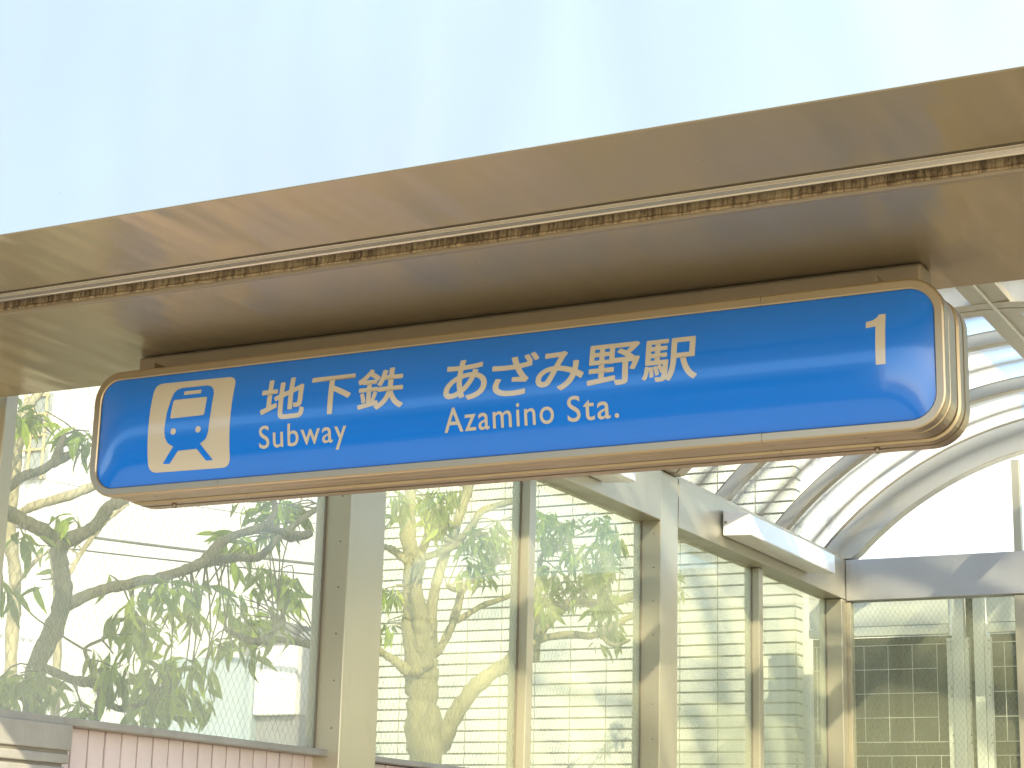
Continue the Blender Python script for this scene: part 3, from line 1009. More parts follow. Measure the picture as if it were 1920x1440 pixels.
# ------------------------------------------------------------------ trees
BR = {
 'A': [
  ([(-4.380000000000001, 4.946000000000001, -0.02), (-4.4, 4.966, 1.698), (-4.4, 5.011, 1.904), (-4.4, 5.024, 2.219), (-4.4, 5.086, 2.36), (-4.4, 5.125, 2.465), (-4.4, 5.111, 2.554), (-4.4, 5.089, 2.624), (-4.4, 5.079, 2.682)], [0.049005, 0.0363, 0.0351, 0.0338, 0.0342, 0.0327, 0.0291, 0.0291, 0.031]),
  ([(-4.4, 5.087, 2.661), (-4.42, 5.018, 2.697), (-4.45, 4.97, 2.718), (-4.48, 4.907, 2.745), (-4.5, 4.782, 2.787)], [0.0273, 0.0254, 0.0235, 0.0233, 0.0213]),
  ([(-4.4, 5.082, 2.656), (-4.38, 5.164, 2.705), (-4.36, 5.22, 2.746), (-4.34, 5.246, 2.805), (-4.32, 5.29, 2.844), (-4.3, 5.369, 2.901), (-4.28, 5.45, 2.984)], [0.0273, 0.0239, 0.0223, 0.0224, 0.0225, 0.0189, 0.0172]),
  ([(-4.4, 5.125, 2.446), (-4.37, 5.179, 2.485), (-4.34, 5.279, 2.531), (-4.3, 5.372, 2.561), (-4.28, 5.494, 2.598), (-4.26, 5.619, 2.645), (-4.24, 5.7, 2.691), (-4.22, 5.755, 2.758), (-4.22, 5.812, 2.791), (-4.22, 5.945, 2.84), (-4.24, 6.077, 2.877), (-4.26, 6.216, 2.881), (-4.3, 6.445, 2.906)], [0.0254, 0.0219, 0.0204, 0.0187, 0.019, 0.0193, 0.0214, 0.0196, 0.0158, 0.0161, 0.0185, 0.0146, 0.015]),
  ([(-4.25, 5.683, 2.673), (-4.3, 5.863, 2.719), (-4.35, 6.068, 2.764), (-4.4, 6.263, 2.796), (-4.4, 6.385, 2.887), (-4.4, 6.531, 2.986), (-4.4, 6.684, 3.075)], [0.0175, 0.018, 0.0164, 0.0169, 0.0129, 0.0131, 0.0111]),
  ([(-4.24, 6.076, 2.883), (-4.3, 6.211, 2.963), (-4.3, 6.194, 3.024), (-4.3, 6.163, 3.082)], [0.0144, 0.0126, 0.0126, 0.0105]),
  ([(-4.26, 6.216, 2.881), (-4.3, 6.332, 2.877), (-4.35, 6.539, 2.935)], [0.0104, 0.0148, 0.0174]),
  ([(-4.6, 4.893, 2.778), (-4.6, 5.016, 2.847), (-4.6, 5.09, 2.908), (-4.6, 5.196, 2.957), (-4.58, 5.238, 3.003), (-4.56, 5.229, 3.048), (-4.55, 5.24, 3.089)], [0.0181, 0.0166, 0.0168, 0.0151, 0.0171, 0.0152, 0.0057]),
  ([(-4.58, 5.226, 2.985), (-4.6, 5.316, 3.03), (-4.62, 5.387, 3.06)], [0.0171, 0.0173, 0.0097]),
  ([(-4.4, 5.053, 2.24), (-4.3, 5.047, 2.205), (-4.28, 5.106, 2.193), (-4.28, 5.189, 2.194), (-4.28, 5.22, 2.164), (-4.28, 5.212, 2.119), (-4.3, 5.222, 2.076)], [0.0143, 0.0142, 0.0178, 0.0198, 0.0162, 0.0144, 0.0144]),
  ([(-4.28, 5.183, 2.197), (-4.26, 5.137, 2.236), (-4.25, 5.086, 2.284), (-4.25, 5.091, 2.307), (-4.23, 5.138, 2.334)], [0.0144, 0.0089, 0.0071, 0.0053, 0.0054]),
  ([(-4.28, 5.208, 2.146), (-4.2, 5.24, 2.111), (-4.15, 5.288, 2.136), (-4.1, 5.365, 2.174)], [0.0108, 0.0108, 0.009, 0.0073]),
  ([(-5.0, 7.334, 2.699), (-4.9, 7.031, 2.575), (-4.85, 6.82, 2.56), (-4.8, 6.632, 2.57)], [0.0122, 0.014, 0.0137, 0.0112]),
  ([(-5.0, 7.655, 2.613), (-4.95, 7.312, 2.609), (-4.9, 7.031, 2.571), (-4.85, 6.86, 2.547)], [0.0175, 0.0169, 0.0164, 0.0137]),
 ],
 'B': [
  ([(-4.58, 8.037, -0.02), (-4.6, 8.057, 1.644), (-4.6, 7.998, 1.982), (-4.6, 7.969, 2.176), (-4.6, 7.94, 2.371), (-4.6, 7.919, 2.519), (-4.6, 7.903, 2.604), (-4.6, 7.893, 2.666), (-4.6, 7.884, 2.727), (-4.6, 7.879, 2.79), (-4.6, 7.879, 2.866)], [0.13392, 0.0992, 0.0847, 0.0824, 0.0776, 0.0752, 0.0753, 0.0678, 0.0578, 0.0428, 0.0227]),
  ([(-4.6, 7.87, 2.513), (-4.6, 7.83, 2.646), (-4.62, 7.824, 2.784), (-4.64, 7.847, 2.939), (-4.65, 7.866, 3.044), (-4.65, 7.839, 3.142), (-4.65, 7.824, 3.269), (-4.65, 7.841, 3.375), (-4.65, 7.859, 3.483), (-4.65, 7.874, 3.618)], [0.0549, 0.0449, 0.0351, 0.0303, 0.033, 0.0406, 0.0356, 0.0281, 0.0231, 0.018]),
  ([(-4.57, 7.886, 2.539), (-4.55, 7.821, 2.681), (-4.54, 7.781, 2.775), (-4.53, 7.731, 2.892), (-4.53, 7.743, 2.994), (-4.54, 7.775, 3.063), (-4.55, 7.838, 3.137), (-4.55, 7.858, 3.217)], [0.05, 0.0398, 0.0323, 0.0273, 0.0274, 0.0225, 0.0177, 0.0152]),
  ([(-4.6, 7.954, 2.522), (-4.6, 7.974, 2.675), (-4.57, 7.938, 2.796), (-4.55, 7.936, 2.909), (-4.54, 7.962, 3.015), (-4.54, 8.018, 3.114), (-4.55, 8.094, 3.205), (-4.55, 8.151, 3.307), (-4.55, 8.22, 3.426), (-4.55, 8.262, 3.555)], [0.0554, 0.043, 0.0303, 0.0253, 0.0254, 0.0231, 0.0233, 0.0235, 0.0263, 0.0212]),
  ([(-4.54, 8.019, 3.109), (-4.5, 8.069, 3.172), (-4.47, 8.134, 3.246), (-4.45, 8.185, 3.32), (-4.42, 8.255, 3.356), (-4.4, 8.413, 3.41)], [0.0179, 0.018, 0.0181, 0.0182, 0.0157, 0.016]),
  ([(-4.6, 7.821, 3.04), (-4.52, 7.817, 3.05), (-4.5, 7.932, 3.098), (-4.45, 8.013, 3.134)], [0.0176, 0.0176, 0.0152, 0.0153]),
  ([(-4.55, 7.838, 3.137), (-4.52, 7.938, 3.151), (-4.48, 8.025, 3.132)], [0.0126, 0.0127, 0.0128]),
  ([(-4.65, 7.847, 3.029), (-4.7, 7.839, 3.068), (-4.72, 7.807, 3.09), (-4.75, 7.743, 3.102), (-4.75, 7.637, 3.102)], [0.0228, 0.0203, 0.0177, 0.0126, 0.01]),
  ([(-4.6, 7.811, 2.503), (-4.65, 7.78, 2.55), (-4.7, 7.75, 2.583), (-4.72, 7.675, 2.61), (-4.75, 7.58, 2.646)], [0.0298, 0.0223, 0.0174, 0.0148, 0.0123]),
  ([(-4.6, 8.04, 2.612), (-4.55, 8.035, 2.668), (-4.5, 8.023, 2.754), (-4.48, 8.034, 2.831), (-4.46, 8.035, 2.906), (-4.44, 8.07, 2.956), (-4.4, 8.128, 2.999), (-4.38, 8.223, 3.072), (-4.35, 8.358, 3.157)], [0.0229, 0.0203, 0.0203, 0.0203, 0.0178, 0.0153, 0.0128, 0.013, 0.0105]),
  ([(-4.5, 8.059, 2.771), (-4.46, 8.115, 2.815), (-4.42, 8.173, 2.859), (-4.4, 8.299, 2.901), (-4.4, 8.494, 2.967)], [0.0153, 0.0153, 0.0128, 0.013, 0.0106]),
  ([(-4.46, 8.045, 2.921), (-4.4, 7.844, 2.89), (-4.35, 7.694, 2.886)], [0.0127, 0.0125, 0.0098]),
  ([(-4.6, 8.071, 2.158), (-4.5, 8.038, 2.291), (-4.42, 8.066, 2.429), (-4.35, 8.117, 2.512), (-4.3, 8.209, 2.579), (-4.25, 8.358, 2.696), (-4.22, 8.438, 2.782), (-4.2, 8.542, 2.86), (-4.2, 8.661, 2.915)], [0.0554, 0.0426, 0.0377, 0.0353, 0.0331, 0.0284, 0.026, 0.0237, 0.0213]),
  ([(-4.25, 8.331, 2.667), (-4.2, 8.344, 2.705), (-4.15, 8.534, 2.752), (-4.1, 8.735, 2.769), (-4.1, 8.924, 2.824), (-4.1, 9.154, 2.907), (-4.1, 9.537, 3.012)], [0.0206, 0.018, 0.0183, 0.0186, 0.0189, 0.0166, 0.0143]),
  ([(-4.2, 8.348, 2.873), (-4.18, 8.47, 2.897), (-4.15, 8.71, 2.933), (-4.15, 8.964, 2.961), (-4.15, 9.195, 3.011), (-4.15, 9.436, 3.087)], [0.0155, 0.0183, 0.0213, 0.0246, 0.0223, 0.0171]),
  ([(-4.3, 8.519, 2.624), (-4.3, 8.528, 2.783), (-4.3, 8.518, 2.993), (-4.3, 8.552, 3.158)], [0.0183, 0.0184, 0.0159, 0.0107]),
  ([(-4.1, 8.861, 2.776), (-4.05, 8.882, 2.736), (-4.05, 9.079, 2.786)], [0.0107, 0.0107, 0.0082]),
 ],
 'C': [
  ([(-5.58, 6.252000000000001, -0.02), (-5.6, 6.272, 1.851), (-5.6, 6.24, 2.218), (-5.6, 6.226, 2.504), (-5.6, 6.211, 2.771), (-5.6, 6.156, 2.944), (-5.6, 6.149, 3.172), (-5.6, 6.155, 3.335), (-5.6, 6.163, 3.453), (-5.6, 6.266, 3.583), (-5.6, 6.375, 3.693)], [0.041580000000000006, 0.0308, 0.0288, 0.0268, 0.0269, 0.0292, 0.0271, 0.025, 0.0228, 0.0185, 0.0141]),
  ([(-5.6, 6.186, 3.018), (-5.5, 6.166, 3.054), (-5.45, 6.271, 3.103), (-5.4, 6.377, 3.159), (-5.4, 6.581, 3.264)], [0.0203, 0.0202, 0.0204, 0.0206, 0.0164]),
  ([(-5.5, 6.43, 2.034), (-5.5, 6.41, 2.298), (-5.5, 6.396, 2.521), (-5.5, 6.349, 2.787), (-5.5, 6.294, 2.893)], [0.0201, 0.0202, 0.0181, 0.0159, 0.009]),
  ([(-5.5, 6.421, 2.786), (-5.5, 6.495, 2.901), (-5.45, 6.513, 2.983), (-5.4, 6.533, 3.054), (-5.4, 6.669, 3.149)], [0.0114, 0.0115, 0.0116, 0.0116, 0.0071]),
  ([(-5.6, 6.194, 2.701), (-5.5, 6.168, 2.783), (-5.5, 6.251, 2.863)], [0.0112, 0.0111, 0.009]),
 ],
 'D': [
  ([(7.6, -3.4, 0.0), (7.62, -3.3, 3.5), (7.5, -3.3, 7.0), (7.2, -3.2, 10.0)], [0.22, 0.19, 0.16, 0.12]),
  ([(7.5, -3.3, 7.6), (6.2, -3.0, 8.8), (5.0, -2.6, 9.7), (3.9, -2.3, 10.1), (2.9, -2.1, 10.4)], [0.1, 0.07, 0.05, 0.03, 0.015]),
  ([(7.5, -3.3, 8.2), (8.2, -2.8, 9.6), (8.8, -2.2, 10.8), (9.3, -1.8, 11.6)], [0.08, 0.06, 0.04, 0.02]),
  ([(7.2, -3.2, 10.0), (7.0, -3.0, 11.2), (6.9, -2.8, 12.4), (6.9, -2.6, 13.6)], [0.11, 0.08, 0.05, 0.02]),
  ([(6.2, -3.0, 8.8), (5.6, -3.0, 10.2), (5.0, -2.9, 11.4)], [0.06, 0.04, 0.02]),
  ([(5.0, -2.6, 9.7), (4.1, -2.7, 10.5), (3.3, -2.6, 11.2)], [0.04, 0.03, 0.012]),
  ([(7.0, -3.0, 11.2), (6.1, -2.7, 12.0), (5.3, -2.4, 12.8)], [0.05, 0.03, 0.012]),
 ],
 'E': [
  ([(2.2, 5.8, 0.0), (2.25, 5.8, 2.5), (2.1, 5.75, 4.8), (1.8, 5.6, 7.0)], [0.16, 0.14, 0.11, 0.08]),
  ([(2.1, 5.75, 4.9), (1.3, 5.5, 5.9), (0.4, 5.2, 6.6), (-0.5, 5.0, 7.0), (-1.2, 4.9, 7.3)], [0.08, 0.06, 0.045, 0.03, 0.012]),
  ([(2.1, 5.75, 5.2), (2.7, 6.2, 6.2), (3.2, 6.6, 7.2)], [0.07, 0.05, 0.02]),
  ([(1.8, 5.6, 7.0), (1.4, 5.4, 7.9), (1.1, 5.2, 8.8)], [0.07, 0.05, 0.02]),
  ([(0.4, 5.2, 6.6), (0.1, 5.3, 7.5), (-0.3, 5.4, 8.3)], [0.04, 0.03, 0.012]),
  ([(1.3, 5.5, 5.9), (1.0, 6.1, 6.5), (0.5, 6.6, 7.0)], [0.04, 0.03, 0.012]),
 ],
}
LF = {
 'A': [
  (-4.175, 5.344, 2.271, 0.6, 7, 0.03),
  (-4.317, 5.772, 2.324, 0.6, 7, 0.03),
  (-4.481, 5.992, 2.364, 0.6, 7, 0.03),
  (-4.455, 5.677, 2.356, 0.6, 7, 0.03),
  (-4.438, 5.499, 2.283, 0.6, 7, 0.03),
  (-4.026, 5.244, 2.188, 0.6, 7, 0.03),
  (-4.012, 5.023, 2.333, 0.6, 7, 0.03),
  (-4.355, 5.893, 2.348, 0.6, 7, 0.03),
  (-4.346, 5.674, 2.324, 0.6, 7, 0.03),
  (-4.209, 5.472, 2.409, 0.6, 7, 0.03),
  (-4.226, 5.333, 2.406, 0.6, 7, 0.03),
  (-4.397, 5.742, 2.363, 0.6, 7, 0.03),
  (-4.343, 5.511, 2.453, 0.6, 7, 0.03),
  (-4.35, 5.44, 2.403, 0.6, 7, 0.03),
  (-4.378, 5.701, 2.516, 0.6, 7, 0.03),
  (-4.15, 5.287, 2.521, 0.4, 7, 0.03),
  (-4.108, 5.35, 2.545, 0.4, 7, 0.03),
  (-4.197, 5.593, 2.5, 0.4, 7, 0.03),
  (-4.484, 5.96, 2.547, 0.4, 7, 0.03),
  (-4.271, 5.482, 2.591, 0.4, 7, 0.03),
  (-4.222, 5.6, 2.574, 0.4, 7, 0.03),
  (-4.318, 5.502, 2.567, 0.4, 7, 0.03),
  (-4.31, 5.741, 2.636, 0.4, 7, 0.03),
  (-4.219, 5.486, 2.542, 0.4, 7, 0.03),
  (-4.171, 5.319, 2.566, 0.4, 7, 0.03),
  (-4.166, 5.104, 2.188, 0.9, 6, 0.025),
  (-4.266, 5.306, 2.27, 0.9, 6, 0.025),
  (-4.146, 5.106, 2.238, 0.9, 6, 0.025),
  (-4.222, 5.219, 2.229, 0.9, 6, 0.025),
  (-4.21, 5.182, 2.29, 0.9, 6, 0.025),
  (-4.136, 4.978, 2.275, 0.9, 6, 0.025),
  (-4.217, 5.28, 2.5, 0.6, 6, 0.02),
  (-4.108, 5.06, 2.405, 0.6, 6, 0.02),
  (-4.254, 5.32, 2.466, 0.6, 6, 0.02),
  (-4.182, 5.216, 2.43, 0.6, 6, 0.02),
  (-4.232, 5.477, 2.182, 0.8, 7, 0.03),
  (-4.019, 5.091, 2.109, 0.8, 7, 0.03),
  (-4.153, 5.309, 2.218, 0.8, 7, 0.03),
  (-4.04, 5.204, 2.173, 0.8, 7, 0.03),
  (-4.081, 5.315, 2.235, 0.8, 7, 0.03),
  (-4.359, 5.525, 2.164, 0.8, 7, 0.03),
  (-4.373, 5.618, 2.217, 0.8, 7, 0.03),
  (-4.264, 5.547, 2.165, 0.8, 7, 0.03),
  (-4.339, 5.62, 2.202, 0.8, 7, 0.03),
  (-5.532, 8.023, 2.843, 0.6, 8, 0.035),
  (-5.446, 7.905, 3.03, 0.6, 8, 0.035),
  (-5.295, 7.5, 2.717, 0.6, 8, 0.035),
  (-4.855, 7.108, 2.642, 0.6, 8, 0.035),
  (-5.49, 7.517, 2.822, 0.6, 8, 0.035),
  (-5.365, 7.774, 2.806, 0.6, 8, 0.035),
  (-5.534, 7.894, 2.987, 0.6, 8, 0.035),
  (-5.447, 7.969, 2.964, 0.6, 8, 0.035),
  (-5.18, 7.271, 2.817, 0.6, 8, 0.035),
  (-5.063, 7.493, 2.859, 0.6, 8, 0.035),
  (-5.433, 7.683, 2.742, 0.6, 8, 0.035),
  (-5.005, 7.1, 2.924, 0.6, 8, 0.035),
  (-4.982, 6.979, 2.677, 0.6, 8, 0.035),
  (-4.986, 7.38, 2.832, 0.6, 8, 0.035),
  (-5.391, 7.745, 3.055, 0.6, 8, 0.035),
  (-5.53, 7.599, 2.881, 0.6, 8, 0.035),
  (-5.369, 7.794, 2.866, 0.6, 8, 0.035),
  (-5.237, 7.265, 3.002, 0.6, 8, 0.035),
  (-4.881, 7.219, 2.866, 0.6, 8, 0.035),
  (-5.391, 7.52, 2.774, 0.6, 8, 0.035),
  (-5.113, 7.295, 2.719, 0.6, 8, 0.035),
  (-5.214, 7.641, 2.976, 0.6, 8, 0.035),
  (-5.108, 6.96, 2.572, 0.7, 7, 0.03),
  (-4.759, 6.485, 2.512, 0.7, 7, 0.03),
  (-5.061, 7.017, 2.573, 0.7, 7, 0.03),
  (-4.75, 6.618, 2.506, 0.7, 7, 0.03),
  (-4.949, 7.015, 2.515, 0.7, 7, 0.03),
  (-5.065, 7.223, 2.558, 0.7, 7, 0.03),
  (-4.457, 6.484, 2.996, 0.4, 7, 0.03),
  (-4.504, 6.515, 3.061, 0.4, 7, 0.03),
  (-4.79, 7.097, 3.159, 0.4, 7, 0.03),
  (-4.991, 7.101, 3.174, 0.4, 7, 0.03),
  (-4.684, 6.937, 3.129, 0.4, 7, 0.03),
  (-4.477, 6.585, 3.064, 0.4, 7, 0.03),
  (-4.849, 7.032, 3.181, 0.4, 7, 0.03),
  (-4.648, 6.668, 3.022, 0.4, 7, 0.03),
  (-4.921, 7.085, 3.093, 0.4, 7, 0.03),
  (-4.725, 6.925, 3.145, 0.4, 7, 0.03),
  (-4.748, 6.639, 3.11, 0.4, 7, 0.03),
  (-4.681, 6.887, 3.139, 0.4, 7, 0.03),
  (-4.724, 6.561, 2.939, 0.3, 7, 0.03),
  (-4.58, 6.385, 2.899, 0.3, 7, 0.03),
  (-4.61, 6.473, 2.89, 0.3, 7, 0.03),
  (-4.693, 6.457, 2.928, 0.3, 7, 0.03),
  (-4.858, 6.638, 2.972, 0.3, 7, 0.03),
  (-4.367, 4.879, 2.166, 0.6, 7, 0.03),
  (-4.281, 4.856, 2.202, 0.6, 7, 0.03),
  (-4.317, 4.889, 2.226, 0.6, 7, 0.03),
  (-4.296, 4.787, 2.177, 0.6, 7, 0.03),
  (-4.29, 4.82, 2.193, 0.6, 7, 0.03),
  (-4.24, 4.675, 2.12, 0.6, 7, 0.03),
  (-4.372, 5.044, 2.222, 0.6, 7, 0.03),
  (-4.198, 4.631, 2.151, 0.6, 7, 0.03),
  (-4.317, 4.924, 2.135, 0.6, 7, 0.03),
  (-4.428, 5.296, 2.144, 0.7, 6, 0.03),
  (-4.181, 4.881, 2.154, 0.7, 6, 0.03),
  (-4.252, 5.094, 2.098, 0.7, 6, 0.03),
  (-4.16, 4.998, 2.087, 0.7, 6, 0.03),
  (-4.331, 5.15, 2.09, 0.7, 6, 0.03),
  (-4.367, 5.037, 2.75, 0.4, 5, 0.02),
  (-4.398, 5.14, 2.761, 0.4, 5, 0.02),
  (-4.418, 4.923, 2.665, 0.6, 6, 0.02),
  (-4.395, 4.906, 2.67, 0.6, 6, 0.02),
  (-4.517, 5.257, 3.098, -0.2, 5, 0.02),
  (-4.544, 5.259, 3.12, -0.2, 5, 0.02),
  (-4.453, 5.254, 3.096, -0.2, 5, 0.02),
  (-4.546, 5.382, 3.079, 0.2, 5, 0.02),
  (-4.537, 5.355, 3.097, 0.2, 5, 0.02),
  (-4.218, 4.621, 2.438, 0.7, 5, 0.02),
  (-4.208, 4.639, 2.443, 0.7, 5, 0.02),
  (-4.291, 4.699, 2.487, 0.7, 5, 0.02),
  (-4.407, 5.015, 2.527, 0.6, 2, 0.02),
  (-4.387, 5.35, 2.591, 0.4, 2, 0.02),
  (-4.964, 5.525, 3.296, 0.4, 4, 0.02),
  (-5.005, 5.64, 3.305, 0.4, 4, 0.02),
  (-4.957, 5.478, 3.257, 0.4, 4, 0.02),
  (-4.239, 5.632, 2.191, 0.9, 8, 0.03),
  (-4.385, 5.841, 2.214, 0.9, 8, 0.03),
  (-4.325, 5.85, 2.225, 0.9, 8, 0.03),
  (-4.334, 5.705, 2.173, 0.9, 8, 0.03),
  (-4.311, 5.642, 2.213, 0.9, 8, 0.03),
  (-4.444, 6.027, 2.248, 0.9, 8, 0.03),
  (-4.374, 5.796, 2.272, 0.9, 8, 0.03),
 ],
 'B': [
  (-4.629, 7.588, 3.245, 0.9, 7, 0.025),
  (-4.551, 7.585, 3.292, 0.9, 7, 0.025),
  (-4.549, 7.586, 3.289, 0.9, 7, 0.025),
  (-4.581, 7.565, 3.313, 0.9, 7, 0.025),
  (-4.523, 7.552, 3.294, 0.9, 7, 0.025),
  (-4.639, 7.655, 3.245, 0.9, 7, 0.025),
  (-4.502, 7.497, 3.218, 0.9, 7, 0.025),
  (-4.55, 7.939, 3.267, 0.9, 8, 0.025),
  (-4.409, 7.777, 3.35, 0.9, 8, 0.025),
  (-4.5, 7.837, 3.238, 0.9, 8, 0.025),
  (-4.463, 7.721, 3.254, 0.9, 8, 0.025),
  (-4.337, 7.559, 3.131, 0.9, 8, 0.025),
  (-4.338, 7.488, 3.229, 0.9, 8, 0.025),
  (-4.57, 7.938, 3.252, 0.9, 8, 0.025),
  (-4.449, 7.678, 3.209, 0.9, 8, 0.025),
  (-4.569, 8.016, 3.253, 0.9, 8, 0.025),
  (-4.474, 7.804, 3.249, 0.9, 8, 0.025),
  (-4.497, 7.873, 3.289, 0.9, 8, 0.025),
  (-4.443, 7.772, 3.195, 0.9, 8, 0.025),
  (-4.398, 7.669, 3.332, 0.9, 8, 0.025),
  (-4.492, 7.915, 3.345, 0.9, 8, 0.025),
  (-4.396, 7.738, 3.267, 0.9, 8, 0.025),
  (-4.27, 7.876, 3.139, 0.5, 7, 0.025),
  (-4.294, 8.071, 3.199, 0.5, 7, 0.025),
  (-4.344, 8.069, 3.189, 0.5, 7, 0.025),
  (-4.277, 7.736, 3.107, 0.5, 7, 0.025),
  (-4.256, 7.945, 3.189, 0.5, 7, 0.025),
  (-4.415, 8.098, 3.231, 0.5, 7, 0.025),
  (-4.383, 8.188, 3.179, 0.5, 7, 0.025),
  (-4.336, 8.177, 3.136, 0.5, 7, 0.025),
  (-4.307, 7.859, 3.17, 0.5, 7, 0.025),
  (-4.279, 7.908, 3.132, 0.5, 7, 0.025),
  (-4.392, 8.078, 3.083, 0.6, 7, 0.025),
  (-4.343, 7.967, 3.032, 0.6, 7, 0.025),
  (-4.456, 8.202, 3.042, 0.6, 7, 0.025),
  (-4.342, 7.98, 3.049, 0.6, 7, 0.025),
  (-4.428, 8.282, 3.077, 0.6, 7, 0.025),
  (-4.336, 7.831, 2.991, 0.6, 7, 0.025),
  (-4.501, 8.17, 3.092, 0.6, 7, 0.025),
  (-4.342, 8.049, 3.005, 0.6, 7, 0.025),
  (-4.417, 8.287, 3.173, 0.6, 7, 0.025),
  (-4.259, 8.067, 3.169, 0.6, 7, 0.025),
  (-4.35, 8.151, 3.263, 0.6, 7, 0.025),
  (-4.308, 8.033, 3.186, 0.6, 7, 0.025),
  (-4.372, 8.308, 3.179, 0.6, 7, 0.025),
  (-4.796, 8.037, 2.956, 0.7, 6, 0.025),
  (-4.606, 7.529, 2.853, 0.7, 6, 0.025),
  (-4.758, 7.817, 2.904, 0.7, 6, 0.025),
  (-4.684, 7.791, 2.917, 0.7, 6, 0.025),
  (-4.609, 7.674, 2.853, 0.7, 6, 0.025),
  (-4.698, 7.838, 2.872, 0.7, 6, 0.025),
  (-4.754, 7.853, 2.757, 0.9, 5, 0.025),
  (-4.795, 7.916, 2.76, 0.9, 5, 0.025),
  (-4.71, 7.787, 2.719, 0.9, 5, 0.025),
  (-4.731, 7.764, 2.7, 0.9, 5, 0.025),
  (-4.799, 8.189, 3.405, 0.6, 7, 0.025),
  (-4.752, 8.222, 3.474, 0.6, 7, 0.025),
  (-4.439, 7.911, 3.375, 0.6, 7, 0.025),
  (-4.643, 7.988, 3.367, 0.6, 7, 0.025),
  (-4.656, 8.301, 3.448, 0.6, 7, 0.025),
  (-4.781, 8.124, 3.415, 0.6, 7, 0.025),
  (-4.214, 8.673, 3.266, 0.6, 8, 0.025),
  (-4.22, 8.614, 3.333, 0.6, 8, 0.025),
  (-4.188, 8.338, 3.267, 0.6, 8, 0.025),
  (-4.056, 8.385, 3.29, 0.6, 8, 0.025),
  (-4.018, 7.948, 3.255, 0.6, 8, 0.025),
  (-4.285, 8.442, 3.313, 0.6, 8, 0.025),
  (-4.074, 8.19, 3.298, 0.6, 8, 0.025),
  (-4.285, 8.555, 3.35, 0.6, 8, 0.025),
  (-4.158, 8.455, 3.298, 0.6, 8, 0.025),
  (-4.078, 8.151, 3.181, 0.6, 8, 0.025),
  (-4.103, 8.387, 3.275, 0.6, 8, 0.025),
  (-4.182, 8.375, 3.198, 0.6, 8, 0.025),
  (-4.238, 8.589, 3.273, 0.6, 8, 0.025),
  (-4.212, 9.051, 3.208, 0.6, 7, 0.03),
  (-4.12, 8.971, 3.215, 0.6, 7, 0.03),
  (-4.264, 9.016, 3.093, 0.6, 7, 0.03),
  (-4.204, 8.681, 3.055, 0.6, 7, 0.03),
  (-3.945, 8.203, 2.903, 0.6, 7, 0.03),
  (-4.134, 8.606, 3.172, 0.6, 7, 0.03),
  (-4.165, 8.399, 3.062, 0.6, 7, 0.03),
  (-3.913, 8.366, 3.003, 0.6, 7, 0.03),
  (-4.048, 8.662, 3.008, 0.6, 7, 0.03),
  (-4.192, 8.87, 3.173, 0.6, 7, 0.03),
  (-4.122, 8.59, 2.982, 0.6, 7, 0.03),
  (-3.951, 8.629, 3.111, 0.6, 7, 0.03),
  (-4.016, 8.444, 3.044, 0.6, 7, 0.03),
  (-4.065, 8.716, 3.153, 0.6, 7, 0.03),
  (-3.929, 8.463, 3.046, 0.6, 7, 0.03),
  (-3.911, 8.328, 3.142, 0.6, 7, 0.03),
  (-4.238, 8.83, 3.066, 0.6, 7, 0.03),
  (-3.923, 7.826, 2.967, 0.6, 7, 0.03),
  (-3.994, 8.251, 3.13, 0.6, 7, 0.03),
  (-4.284, 8.593, 3.054, 0.6, 7, 0.03),
  (-3.932, 8.229, 3.078, 0.6, 7, 0.03),
  (-4.249, 8.689, 3.161, 0.6, 7, 0.03),
  (-3.99, 8.642, 3.108, 0.6, 7, 0.03),
  (-4.043, 8.804, 3.238, 0.6, 7, 0.03),
  (-4.133, 8.815, 3.324, 0.6, 7, 0.03),
  (-4.11, 8.878, 3.292, 0.6, 7, 0.03),
  (-4.007, 8.453, 3.169, 0.6, 7, 0.03),
  (-4.13, 9.069, 3.391, 0.6, 7, 0.03),
  (-3.989, 8.646, 3.08, 0.6, 7, 0.03),
  (-4.051, 8.759, 3.236, 0.6, 7, 0.03),
  (-4.123, 8.851, 3.373, 0.6, 7, 0.03),
  (-4.132, 8.825, 3.412, 0.6, 7, 0.03),
  (-4.074, 8.963, 3.273, 0.6, 7, 0.03),
  (-3.961, 8.531, 3.281, 0.6, 7, 0.03),
  (-4.138, 8.945, 3.413, 0.6, 7, 0.03),
  (-3.954, 8.693, 3.26, 0.6, 7, 0.03),
  (-3.972, 8.656, 2.909, 0.7, 7, 0.03),
  (-4.051, 8.747, 2.862, 0.7, 7, 0.03),
  (-4.075, 8.913, 2.952, 0.7, 7, 0.03),
  (-4.156, 8.908, 3.129, 0.7, 7, 0.03),
  (-3.908, 8.413, 2.898, 0.7, 7, 0.03),
  (-4.182, 9.136, 3.022, 0.7, 7, 0.03),
  (-3.935, 8.38, 2.856, 0.7, 7, 0.03),
  (-3.921, 8.498, 3.076, 0.7, 7, 0.03),
  (-3.919, 8.476, 2.895, 0.7, 7, 0.03),
  (-4.001, 8.701, 3.002, 0.7, 7, 0.03),
  (-4.1, 8.808, 2.941, 0.7, 7, 0.03),
  (-4.116, 8.961, 3.013, 0.7, 7, 0.03),
  (-4.175, 8.957, 2.777, 0.9, 6, 0.025),
  (-4.129, 9.089, 2.851, 0.9, 6, 0.025),
  (-4.114, 9.043, 2.894, 0.9, 6, 0.025),
  (-4.125, 9.132, 2.835, 0.9, 6, 0.025),
  (-4.127, 9.071, 2.857, 0.9, 6, 0.025),
  (-4.118, 8.995, 2.84, 0.9, 6, 0.025),
  (-4.292, 8.699, 3.106, 0.6, 7, 0.025),
  (-4.116, 8.329, 2.952, 0.6, 7, 0.025),
  (-4.12, 8.284, 2.863, 0.6, 7, 0.025),
  (-4.108, 8.21, 2.896, 0.6, 7, 0.025),
